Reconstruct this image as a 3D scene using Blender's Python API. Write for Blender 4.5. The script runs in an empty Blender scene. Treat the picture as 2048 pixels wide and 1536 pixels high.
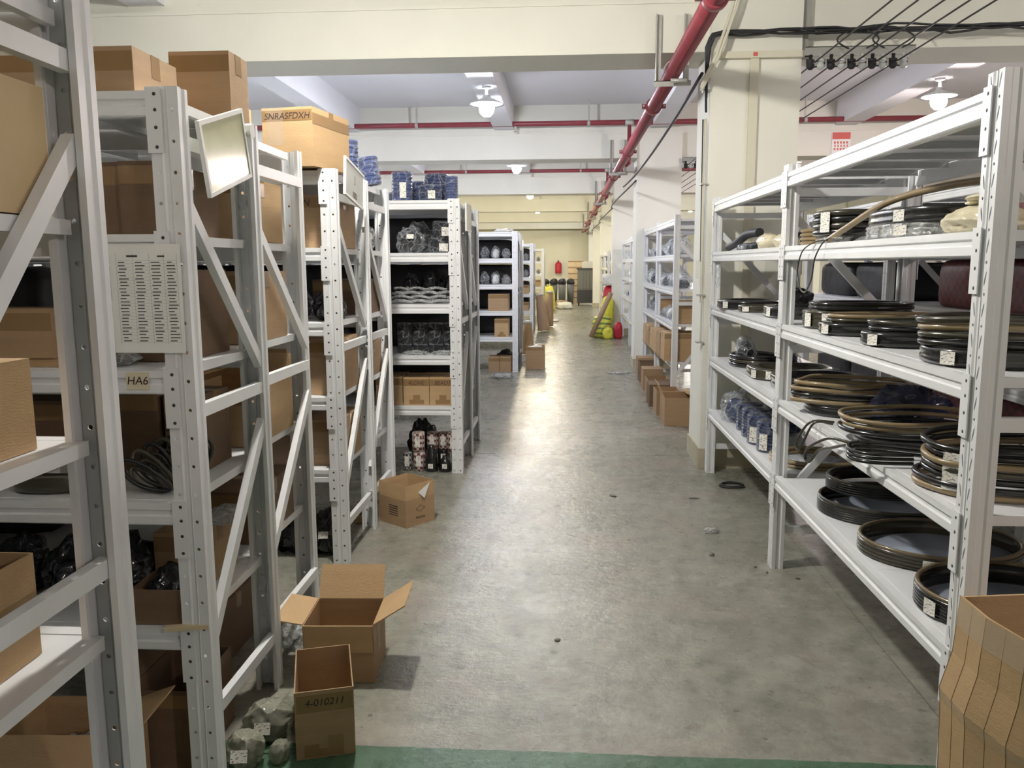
import bpy, bmesh, math, random
from mathutils import Vector, Matrix, noise
R_ = math.radians
PI = math.pi
random.seed(7)
SC = bpy.context.scene
COL = SC.collection

# ------------------------------------------------------------------ camera
cam_d = bpy.data.cameras.new('camera')
cam = bpy.data.objects.new('camera', cam_d)
COL.objects.link(cam)
cam_d.sensor_width = 36.0
cam_d.lens = 1640.0 / 2048.0 * 36.0
cam_d.clip_start = 0.02
cam_d.clip_end = 200
pitch, yaw, roll = R_(8.29), R_(3.66), R_(0.25)
F = Vector((-math.sin(yaw) * math.cos(pitch), math.cos(yaw) * math.cos(pitch), -math.sin(pitch)))
Rv = Vector((math.cos(yaw), math.sin(yaw), 0))
U = Rv.cross(F)
R2 = Rv * math.cos(roll) - U * math.sin(roll)
U2 = Rv * math.sin(roll) + U * math.cos(roll)
M = Matrix((R2, U2, -F)).transposed().to_4x4()
M.translation = Vector((0, 0, 1.535))
cam.matrix_world = M
SC.camera = cam

# ------------------------------------------------------------------ world, exposure
w = bpy.data.worlds.new('world')
SC.world = w
w.use_nodes = True
w.node_tree.nodes['Background'].inputs[0].default_value = (0.8, 0.85, 1.0, 1)
w.node_tree.nodes['Background'].inputs[1].default_value = 0.05
SC.view_settings.view_transform = 'Standard'
SC.view_settings.look = 'None'
SC.view_settings.gamma = 1.0
SC.view_settings.use_curve_mapping = False
SC.view_settings.exposure = 2.2
LAMP_POWER = 150.0         # radiance scale of the bulbs


# ------------------------------------------------------------------ materials
def newmat(name):
    m = bpy.data.materials.new(name)
    m.use_nodes = True
    nt = m.node_tree
    b = nt.nodes['Principled BSDF']
    return m, nt, b


def setp(b, **k):
    names = dict(col='Base Color', rough='Roughness', metal='Metallic', spec='Specular IOR Level', alpha='Alpha',
                 coat='Coat Weight', coatr='Coat Roughness', trans='Transmission Weight', ior='IOR')
    for a, v in k.items():
        s = b.inputs.get(names[a])
        if s is not None:
            s.default_value = (*v, 1) if isinstance(v, tuple) and len(v) == 3 else v


def mat(name, col, rough=0.5, var=0.0, scale=6.0, bump=0.0, bscale=40.0, stretch=(1, 1, 1), dirt=None, crinkle=False, **k):
    m, nt, b = newmat(name)
    setp(b, col=col, rough=rough, **k)
    if var or bump or dirt:
        tc = nt.nodes.new('ShaderNodeTexCoord')
        mp = nt.nodes.new('ShaderNodeMapping')
        mp.inputs['Scale'].default_value = stretch
        nt.links.new(tc.outputs['Object'], mp.inputs[0])
    if var:
        n = nt.nodes.new('ShaderNodeTexNoise')
        n.inputs['Scale'].default_value = scale
        n.inputs['Detail'].default_value = 5
        nt.links.new(mp.outputs[0], n.inputs['Vector'])
        r = nt.nodes.new('ShaderNodeValToRGB')
        r.color_ramp.elements[0].position = 0.3
        r.color_ramp.elements[1].position = 0.7
        r.color_ramp.elements[0].color = (*[c * (1 - var) for c in col], 1)
        r.color_ramp.elements[1].color = (*[min(1, c * (1 + var)) for c in col], 1)
        nt.links.new(n.outputs['Fac'], r.inputs[0])
        last = r.outputs[0]
        if dirt:
            n2 = nt.nodes.new('ShaderNodeTexNoise')
            n2.inputs['Scale'].default_value = dirt[1]
            n2.inputs['Detail'].default_value = 8
            n2.inputs['Roughness'].default_value = 0.7
            nt.links.new(mp.outputs[0], n2.inputs['Vector'])
            r2 = nt.nodes.new('ShaderNodeValToRGB')
            r2.color_ramp.elements[0].position = dirt[2]
            r2.color_ramp.elements[1].position = dirt[2] + 0.06
            r2.color_ramp.elements[0].color = (0, 0, 0, 1)
            r2.color_ramp.elements[1].color = (1, 1, 1, 1)
            nt.links.new(n2.outputs['Fac'], r2.inputs[0])
            mx = nt.nodes.new('ShaderNodeMix')
            mx.data_type = 'RGBA'
            mx.inputs[7].default_value = (*dirt[0], 1)
            nt.links.new(r2.outputs[0], mx.inputs[0])
            nt.links.new(last, mx.inputs[6])
            last = mx.outputs[2]
        nt.links.new(last, b.inputs['Base Color'])
    if crinkle:
        wn = nt.nodes.new('ShaderNodeTexNoise')
        wn.inputs['Scale'].default_value = bscale * 0.5
        nt.links.new(mp.outputs[0], wn.inputs['Vector'])
        vm = nt.nodes.new('ShaderNodeVectorMath')
        vm.operation = 'MULTIPLY_ADD'
        vm.inputs[1].default_value = (0.14, 0.14, 0.14)
        nt.links.new(wn.outputs['Color'], vm.inputs[0])
        nt.links.new(mp.outputs[0], vm.inputs[2])
        vo = nt.nodes.new('ShaderNodeTexVoronoi')
        vo.feature = 'F1'
        vo.inputs['Scale'].default_value = bscale
        nt.links.new(vm.outputs[0], vo.inputs['Vector'])
        bp = nt.nodes.new('ShaderNodeBump')
        bp.inputs['Strength'].default_value = bump
        bp.inputs['Distance'].default_value = 0.03
        nt.links.new(vo.outputs['Distance'], bp.inputs['Height'])
        nt.links.new(bp.outputs[0], b.inputs['Normal'])
    elif bump:
        n = nt.nodes.new('ShaderNodeTexNoise')
        n.inputs['Scale'].default_value = bscale
        n.inputs['Detail'].default_value = 4
        nt.links.new(mp.outputs[0], n.inputs['Vector'])
        bp = nt.nodes.new('ShaderNodeBump')
        bp.inputs['Strength'].default_value = bump
        bp.inputs['Distance'].default_value = 0.01
        nt.links.new(n.outputs['Fac'], bp.inputs['Height'])
        nt.links.new(bp.outputs[0], b.inputs['Normal'])
    return m


MT = {}
MT['rack'] = mat('rack_white_paint', (0.80, 0.81, 0.82), 0.32, var=0.03, scale=9)
MT['rackblue'] = mat('rack_blue_paint', (0.10, 0.13, 0.22), 0.4)
MT['hole'] = mat('dark_marks', (0.05, 0.05, 0.05), 0.7)
MT['wall'] = mat('wall_paint', (0.80, 0.78, 0.70), 0.75, var=0.03, scale=1.5, dirt=((0.62, 0.60, 0.50), 2.2, 0.66))
MT['beam'] = mat('beam_paint', (0.79, 0.78, 0.69), 0.75, var=0.03, scale=2.0, dirt=((0.66, 0.62, 0.48), 3.0, 0.68))
MT['ceil'] = mat('ceiling_paint', (0.78, 0.78, 0.80), 0.8, var=0.02, scale=1.0)
MT['farwall'] = mat('far_wall_paint', (0.70, 0.67, 0.52), 0.8, var=0.04, scale=0.6)
MT['plinth'] = mat('plinth_paint', (0.46, 0.42, 0.30), 0.7, var=0.1, scale=8)
MT['card'] = mat('cardboard', (0.40, 0.262, 0.145), 0.72, var=0.07, scale=5, bump=0.15, bscale=60, stretch=(1, 1, 6))
MT['card2'] = mat('cardboard_tan', (0.50, 0.335, 0.175), 0.72, var=0.07, scale=4, bump=0.15, bscale=60, stretch=(1, 1, 6))
MT['card3'] = mat('cardboard_brown_shaded', (0.18, 0.112, 0.066), 0.72, var=0.08, scale=4, bump=0.15, bscale=60, stretch=(1, 1, 6))  # brown tone darkened further, putting shelf shade into the carton colour
MT['cardin'] = mat('cardboard_inside', (0.40, 0.24, 0.11), 0.8, var=0.06, scale=5)
MT['cardy'] = mat('cardboard_yellow', (0.60, 0.455, 0.26), 0.7, var=0.05, scale=5, bump=0.2, bscale=30, stretch=(8, 1, 1))
MT['tape'] = mat('packing_tape', (0.30, 0.185, 0.085), 0.22, var=0.05, scale=10, coat=0.3)
MT['tapec'] = mat('clear_tape', (0.75, 0.70, 0.60), 0.12, alpha=0.14, spec=0.8, bump=0.4, bscale=25)
MT['ink'] = mat('marker_ink', (0.05, 0.03, 0.03), 0.8)
MT['paper'] = mat('paper', (0.88, 0.88, 0.85), 0.7, var=0.02, scale=10)
MT['label'] = mat('label_paper', (0.85, 0.83, 0.76), 0.6)
MT['tagy'] = mat('tag_paper', (0.72, 0.66, 0.48), 0.7)
MT['signy'] = mat('sign_face', (0.66, 0.68, 0.42), 0.14, var=0.06, scale=12, coat=0.6)
MT['signg'] = mat('sign_face_grey', (0.42, 0.45, 0.38), 0.3, var=0.05, scale=10)
MT['plastic_w'] = mat('white_plastic', (0.80, 0.80, 0.76), 0.35)
MT['red'] = mat('red_pipe_paint', (0.25, 0.042, 0.055), 0.4, var=0.12, scale=8)
MT['redsign'] = mat('red_sign', (0.65, 0.12, 0.10), 0.5)
MT['galv'] = mat('galvanised_steel', (0.48, 0.48, 0.44), 0.45, var=0.1, scale=15, metal=0.3)
MT['blk'] = mat('black_rubber', (0.012, 0.012, 0.012), 0.22, coat=0.4)
MT['blkm'] = mat('black_matt', (0.018, 0.018, 0.02), 0.6)
MT['cable'] = mat('cable_black', (0.02, 0.02, 0.022), 0.5)
MT['olive'] = mat('dark_olive_rubber', (0.05, 0.045, 0.03), 0.25, coat=0.4)
MT['tan'] = mat('tan_rubber', (0.27, 0.20, 0.105), 0.32, coat=0.3)
MT['rim'] = mat('brown_olive_rubber', (0.16, 0.12, 0.065), 0.28, coat=0.4)
MT['navy'] = mat('navy_rubber', (0.03, 0.045, 0.115), 0.25, coat=0.5)
MT['blue'] = mat('blue_rubber', (0.055, 0.08, 0.20), 0.22, coat=0.6)
MT['filmd'] = mat('dark_film', (0.02, 0.021, 0.026), 0.16, alpha=0.96, spec=0.7, var=0.6, scale=12, bump=0.8, bscale=16, crinkle=True)
MT['filmn'] = mat('navy_film', (0.03, 0.04, 0.11), 0.12, alpha=0.85, spec=0.9, var=0.5, scale=12, bump=0.8, bscale=12, crinkle=True)
MT['cream'] = mat('cream_wrap', (0.66, 0.60, 0.42), 0.3, var=0.15, scale=12, bump=0.4, bscale=12)
MT['yel'] = mat('yellow_sack', (0.72, 0.68, 0.06), 0.5, var=0.1, scale=8, bump=0.3, bscale=20)
MT['redc'] = mat('red_sack', (0.50, 0.02, 0.04), 0.5, var=0.15, scale=8, bump=0.3, bscale=20)
MT['white'] = mat('white_sack', (0.75, 0.74, 0.68), 0.5, var=0.1, scale=8, bump=0.4, bscale=10)
MT['brownp'] = mat('brown_paper', (0.40, 0.27, 0.17), 0.7, var=0.1, scale=3, stretch=(4, 4, 1))
MT['grey'] = mat('grey_plastic', (0.15, 0.15, 0.14), 0.5)
MT['dgrey'] = mat('dark_grey_plastic', (0.05, 0.05, 0.055), 0.5)
MT['debris'] = mat('floor_litter', (0.10, 0.09, 0.08), 0.6)
MT['shade'] = mat('lamp_shade_enamel', (0.78, 0.80, 0.80), 0.3)
MT['conduit'] = mat('grey_conduit', (0.33, 0.33, 0.30), 0.5)
MT['trunk'] = mat('cream_trunking', (0.66, 0.63, 0.50), 0.5)
MT['porc'] = mat('porcelain', (0.55, 0.56, 0.55), 0.25)
MT['wood'] = mat('pale_wood', (0.62, 0.52, 0.33), 0.6)


def film_mat(name, col, tint, base, edge, crease, scale):
    m, nt, b = newmat(name)
    N, L = nt.nodes.new, nt.links.new
    setp(b, col=col, rough=0.12, spec=0.9)
    tc = N('ShaderNodeTexCoord')
    wn = N('ShaderNodeTexNoise'); wn.inputs['Scale'].default_value = scale * 0.5
    L(tc.outputs['Object'], wn.inputs['Vector'])
    vm = N('ShaderNodeVectorMath'); vm.operation = 'MULTIPLY_ADD'; vm.inputs[1].default_value = (0.16, 0.16, 0.16)
    L(wn.outputs['Color'], vm.inputs[0]); L(tc.outputs['Object'], vm.inputs[2])
    v1 = N('ShaderNodeTexVoronoi'); v1.inputs['Scale'].default_value = scale
    L(vm.outputs[0], v1.inputs['Vector'])
    v2 = N('ShaderNodeTexVoronoi'); v2.feature = 'DISTANCE_TO_EDGE'; v2.inputs['Scale'].default_value = scale
    L(vm.outputs[0], v2.inputs['Vector'])
    bp = N('ShaderNodeBump'); bp.inputs['Strength'].default_value = 0.9; bp.inputs['Distance'].default_value = 0.03
    L(v1.outputs['Distance'], bp.inputs['Height']); L(bp.outputs[0], b.inputs['Normal'])
    mr = N('ShaderNodeMapRange'); mr.inputs['From Min'].default_value = 0.0; mr.inputs['From Max'].default_value = 0.07
    mr.inputs['To Min'].default_value = crease; mr.inputs['To Max'].default_value = 0.0
    L(v2.outputs['Distance'], mr.inputs[0])
    lw = N('ShaderNodeLayerWeight'); lw.inputs['Blend'].default_value = 0.35
    L(bp.outputs[0], lw.inputs['Normal'])
    me = N('ShaderNodeMath'); me.operation = 'MULTIPLY_ADD'; me.inputs[1].default_value = edge; me.inputs[2].default_value = base
    L(lw.outputs['Facing'], me.inputs[0])
    ad = N('ShaderNodeMath'); ad.operation = 'ADD'; ad.use_clamp = True
    L(me.outputs[0], ad.inputs[0]); L(mr.outputs[0], ad.inputs[1])
    tr = N('ShaderNodeBsdfTransparent'); tr.inputs[0].default_value = (*tint, 1)
    mx = N('ShaderNodeMixShader')
    L(ad.outputs[0], mx.inputs[0]); L(tr.outputs[0], mx.inputs[1]); L(b.outputs[0], mx.inputs[2])
    L(mx.outputs[0], nt.nodes['Material Output'].inputs[0])
    return m


MT['film'] = film_mat('clear_film', (0.80, 0.83, 0.88), (0.95, 0.96, 0.97), 0.03, 0.30, 0.30, 15)
MT['wrap'] = film_mat('tight_clear_wrap', (0.80, 0.83, 0.90), (0.93, 0.94, 0.96), 0.02, 0.16, 0.22, 16)
MT['filmg'] = film_mat('green_grey_film', (0.48, 0.48, 0.38), (0.88, 0.89, 0.84), 0.42, 0.35, 0.18, 11)
MT['filmw'] = film_mat('cloudy_film', (0.70, 0.71, 0.70), (0.92, 0.93, 0.93), 0.22, 0.40, 0.35, 15)


def print_label_mat(name, col):
    m, nt, b = newmat(name)
    N, L = nt.nodes.new, nt.links.new
    tc = N('ShaderNodeTexCoord')
    mp = N('ShaderNodeMapping'); mp.inputs['Scale'].default_value = (90, 90, 260)
    L(tc.outputs['Object'], mp.inputs[0])
    n = N('ShaderNodeTexNoise'); n.inputs['Scale'].default_value = 1.0; n.inputs['Detail'].default_value = 1
    L(mp.outputs[0], n.inputs['Vector'])
    r = N('ShaderNodeValToRGB')
    r.color_ramp.elements[0].position = 0.56; r.color_ramp.elements[0].color = (*col, 1)
    r.color_ramp.elements[1].position = 0.62; r.color_ramp.elements[1].color = (0.22, 0.2, 0.18, 1)
    L(n.outputs['Fac'], r.inputs[0]); L(r.outputs[0], b.inputs['Base Color'])
    setp(b, rough=0.6)
    return m


MT['label'] = print_label_mat('printed_label_paper', (0.85, 0.83, 0.76))


def emis(name, col, s):
    m = bpy.data.materials.new(name)
    m.use_nodes = True
    nt = m.node_tree
    nt.nodes.remove(nt.nodes['Principled BSDF'])
    e = nt.nodes.new('ShaderNodeEmission')
    e.inputs[0].default_value = (*col, 1)
    e.inputs[1].default_value = s
    nt.links.new(e.outputs[0], nt.nodes['Material Output'].inputs[0])
    return m


COOL = emis('bulb_cool', (0.86, 0.89, 1.0), LAMP_POWER)
NEUT = emis('bulb_neutral', (1.0, 0.96, 0.88), LAMP_POWER)
WARM = emis('bulb_warm', (1.0, 0.89, 0.62), LAMP_POWER)
NEAR = emis('bulb_near', (1.0, 0.965, 0.89), LAMP_POWER * 1.4)
DIM_FILL = emis('bulb_dim_fill', (1.0, 0.93, 0.86), LAMP_POWER * 0.45)  # weaker bulb for the lamp added in the near right bay
PINK = emis('bulb_pinkish', (1.0, 0.86, 0.84), LAMP_POWER)


def checker_mat(name, a, b_, sc, rough=0.5):
    m, nt, b = newmat(name)
    tc = nt.nodes.new('ShaderNodeTexCoord')
    c = nt.nodes.new('ShaderNodeTexChecker')
    c.inputs['Color1'].default_value = (*a, 1)
    c.inputs['Color2'].default_value = (*b_, 1)
    c.inputs['Scale'].default_value = sc
    n = nt.nodes.new('ShaderNodeTexNoise')
    n.inputs['Scale'].default_value = 30
    v = nt.nodes.new('ShaderNodeVectorMath')
    v.operation = 'MULTIPLY_ADD'
    v.inputs[1].default_value = (0.02, 0.02, 0.02)
    nt.links.new(tc.outputs['Object'], n.inputs['Vector'])
    nt.links.new(n.outputs['Color'], v.inputs[0])
    nt.links.new(tc.outputs['Object'], v.inputs[2])
    nt.links.new(v.outputs[0], c.inputs['Vector'])
    nt.links.new(c.outputs['Color'], b.inputs['Base Color'])
    setp(b, rough=rough)
    return m


def stripe_mat():
    m, nt, b = newmat('yellow_green_stripes')
    tc = nt.nodes.new('ShaderNodeTexCoord')
    w_ = nt.nodes.new('ShaderNodeTexWave')
    w_.bands_direction = 'Z'
    w_.inputs['Scale'].default_value = 3.2
    w_.inputs['Distortion'].default_value = 3.0
    r = nt.nodes.new('ShaderNodeValToRGB')
    r.color_ramp.elements[0].position = 0.28
    r.color_ramp.elements[0].color = (0.16, 0.28, 0.06, 1)
    r.color_ramp.elements[1].position = 0.36
    r.color_ramp.elements[1].color = (0.74, 0.72, 0.12, 1)
    nt.links.new(tc.outputs['Object'], w_.inputs['Vector'])
    nt.links.new(w_.outputs['Fac'], r.inputs[0])
    nt.links.new(r.outputs[0], b.inputs['Base Color'])
    return m


MT['yelst'] = stripe_mat()
MT['filler'] = mat('dark_filler', (0.016, 0.016, 0.018), 0.5, var=0.4, scale=6, bump=0.5, bscale=12)  # near-black blocks standing in for shade deep in the racks
MT['plaid'] = checker_mat('red_plaid_weave', (0.20, 0.03, 0.035), (0.09, 0.025, 0.03), 26)
MT['lattice'] = checker_mat('lattice_print', (0.62, 0.55, 0.50), (0.14, 0.05, 0.045), 46)
MT['lattice2'] = checker_mat('dark_lattice_print', (0.40, 0.40, 0.38), (0.03, 0.03, 0.03), 50)


def floor_mat():
    m, nt, b = newmat('polished_concrete')
    N, L = nt.nodes.new, nt.links.new
    tc = N('ShaderNodeTexCoord')
    n1 = N('ShaderNodeTexNoise'); n1.inputs['Scale'].default_value = 1.1; n1.inputs['Detail'].default_value = 8; n1.inputs['Roughness'].default_value = 0.62
    n2 = N('ShaderNodeTexNoise'); n2.inputs['Scale'].default_value = 9.0; n2.inputs['Detail'].default_value = 8; n2.inputs['Roughness'].default_value = 0.7
    n3 = N('ShaderNodeTexNoise'); n3.inputs['Scale'].default_value = 5.5; n3.inputs['Detail'].default_value = 10; n3.inputs['Roughness'].default_value = 0.75
    for n in (n1, n2, n3):
        L(tc.outputs['Object'], n.inputs['Vector'])
    r1 = N('ShaderNodeValToRGB')
    r1.color_ramp.elements[0].position = 0.3; r1.color_ramp.elements[0].color = (0.215, 0.218, 0.175, 1)
    r1.color_ramp.elements[1].position = 0.72; r1.color_ramp.elements[1].color = (0.355, 0.35, 0.295, 1)
    L(n1.outputs['Fac'], r1.inputs[0])
    r2 = N('ShaderNodeValToRGB')
    r2.color_ramp.elements[0].position = 0.34; r2.color_ramp.elements[0].color = (0.70, 0.70, 0.69, 1)
    r2.color_ramp.elements[1].position = 0.62; r2.color_ramp.elements[1].color = (1.14, 1.13, 1.12, 1)
    L(n2.outputs['Fac'], r2.inputs[0])
    mu = N('ShaderNodeMix'); mu.data_type = 'RGBA'; mu.blend_type = 'MULTIPLY'; mu.inputs[0].default_value = 1
    L(r1.outputs[0], mu.inputs[6]); L(r2.outputs[0], mu.inputs[7])
    # scuffs and pale scratches
    r3 = N('ShaderNodeValToRGB')
    r3.color_ramp.elements[0].position = 0.60; r3.color_ramp.elements[0].color = (0, 0, 0, 1)
    r3.color_ramp.elements[1].position = 0.615; r3.color_ramp.elements[1].color = (0.55, 0.55, 0.55, 1)
    L(n3.outputs['Fac'], r3.inputs[0])
    mx = N('ShaderNodeMix'); mx.data_type = 'RGBA'; mx.inputs[7].default_value = (0.22, 0.19, 0.16, 1)
    L(r3.outputs[0], mx.inputs[0]); L(mu.outputs[2], mx.inputs[6])
    # faint pink patches
    n5 = N('ShaderNodeTexNoise'); n5.inputs['Scale'].default_value = 2.3; n5.inputs['Detail'].default_value = 6
    mo = N('ShaderNodeMapping'); mo.inputs['Location'].default_value = (13, 7, 0); L(tc.outputs['Object'], mo.inputs[0]); L(mo.outputs[0], n5.inputs['Vector'])
    r5 = N('ShaderNodeMapRange'); r5.inputs['From Min'].default_value = 0.5; r5.inputs['From Max'].default_value = 0.7; r5.inputs['To Max'].default_value = 0.45
    L(n5.outputs['Fac'], r5.inputs[0])
    mpk = N('ShaderNodeMix'); mpk.data_type = 'RGBA'; mpk.inputs[7].default_value = (0.34, 0.27, 0.24, 1)
    L(r5.outputs[0], mpk.inputs[0]); L(mx.outputs[2], mpk.inputs[6])
    # sharp little dark chips
    n6 = N('ShaderNodeTexNoise'); n6.inputs['Scale'].default_value = 14; n6.inputs['Detail'].default_value = 3
    L(mo.outputs[0], n6.inputs['Vector'])
    r6 = N('ShaderNodeMapRange'); r6.inputs['From Min'].default_value = 0.70; r6.inputs['From Max'].default_value = 0.72; r6.inputs['To Max'].default_value = 0.75
    L(n6.outputs['Fac'], r6.inputs[0])
    mch = N('ShaderNodeMix'); mch.data_type = 'RGBA'; mch.inputs[7].default_value = (0.10, 0.095, 0.075, 1)
    L(r6.outputs[0], mch.inputs[0]); L(mpk.outputs[2], mch.inputs[6])
    mx = mch
    # geometry separated
    sp = N('ShaderNodeSeparateXYZ'); L(tc.outputs['Object'], sp.inputs[0])

    def line(sock, pos, half):
        s = N('ShaderNodeMath'); s.operation = 'SUBTRACT'; s.inputs[1].default_value = pos; L(sock, s.inputs[0])
        a = N('ShaderNodeMath'); a.operation = 'ABSOLUTE'; L(s.outputs[0], a.inputs[0])
        c = N('ShaderNodeMath'); c.operation = 'LESS_THAN'; c.inputs[1].default_value = half; L(a.outputs[0], c.inputs[0])
        return c.outputs[0]
    ls = [line(sp.outputs[0], 1.283, 0.0025), line(sp.outputs[1], 6.55, 0.008), line(sp.outputs[1], 18.0, 0.02), line(sp.outputs[0], -4.7, 0.003)]
    cur = ls[0]
    for o in ls[1:]:
        a = N('ShaderNodeMath'); a.operation = 'MAXIMUM'; L(cur, a.inputs[0]); L(o, a.inputs[1]); cur = a.outputs[0]
    mseam = N('ShaderNodeMix'); mseam.data_type = 'RGBA'; mseam.inputs[7].default_value = (0.10, 0.095, 0.08, 1)
    h = N('ShaderNodeMath'); h.operation = 'MULTIPLY'; h.inputs[1].default_value = 0.75; L(cur, h.inputs[0])
    L(h.outputs[0], mseam.inputs[0]); L(mx.outputs[2], mseam.inputs[6])
    # green painted strip y < 2.40 with a worn edge
    ne = N('ShaderNodeMath'); ne.operation = 'MULTIPLY_ADD'; ne.inputs[1].default_value = 0.03; ne.inputs[2].default_value = 2.40
    L(n2.outputs['Fac'], ne.inputs[0])
    nx = N('ShaderNodeMath'); nx.operation = 'MULTIPLY_ADD'; nx.inputs[1].default_value = -0.004; L(sp.outputs[0], nx.inputs[0]); L(ne.outputs[0], nx.inputs[2]); ne = nx
    lt = N('ShaderNodeMath'); lt.operation = 'LESS_THAN'; L(sp.outputs[1], lt.inputs[0]); L(ne.outputs[0], lt.inputs[1])
    mg = N('ShaderNodeMix'); mg.data_type = 'RGBA'
    gr = N('ShaderNodeValToRGB')
    gr.color_ramp.elements[0].position = 0.35; gr.color_ramp.elements[0].color = (0.055, 0.115, 0.065, 1)
    gr.color_ramp.elements[1].position = 0.7; gr.color_ramp.elements[1].color = (0.10, 0.18, 0.11, 1)
    L(n2.outputs['Fac'], gr.inputs[0])
    L(lt.outputs[0], mg.inputs[0]); L(mseam.outputs[2], mg.inputs[6]); L(gr.outputs[0], mg.inputs[7])
    L(mg.outputs[2], b.inputs['Base Color'])
    rr = N('ShaderNodeMapRange'); rr.inputs['From Min'].default_value = 0.3; rr.inputs['From Max'].default_value = 0.7
    rr.inputs['To Min'].default_value = 0.19; rr.inputs['To Max'].default_value = 0.38
    L(n3.outputs['Fac'], rr.inputs[0]); L(rr.outputs[0], b.inputs['Roughness'])
    nb = N('ShaderNodeTexNoise'); nb.inputs['Scale'].default_value = 26; nb.inputs['Detail'].default_value = 8; nb.inputs['Roughness'].default_value = 0.65
    L(tc.outputs['Object'], nb.inputs['Vector'])
    bp = N('ShaderNodeBump'); bp.inputs['Strength'].default_value = 0.45; bp.inputs['Distance'].default_value = 0.01
    L(nb.outputs['Fac'], bp.inputs['Height']); L(bp.outputs[0], b.inputs['Normal'])
    b.inputs['Specular IOR Level'].default_value = 0.4
    return m


MT['floor'] = floor_mat()


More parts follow.
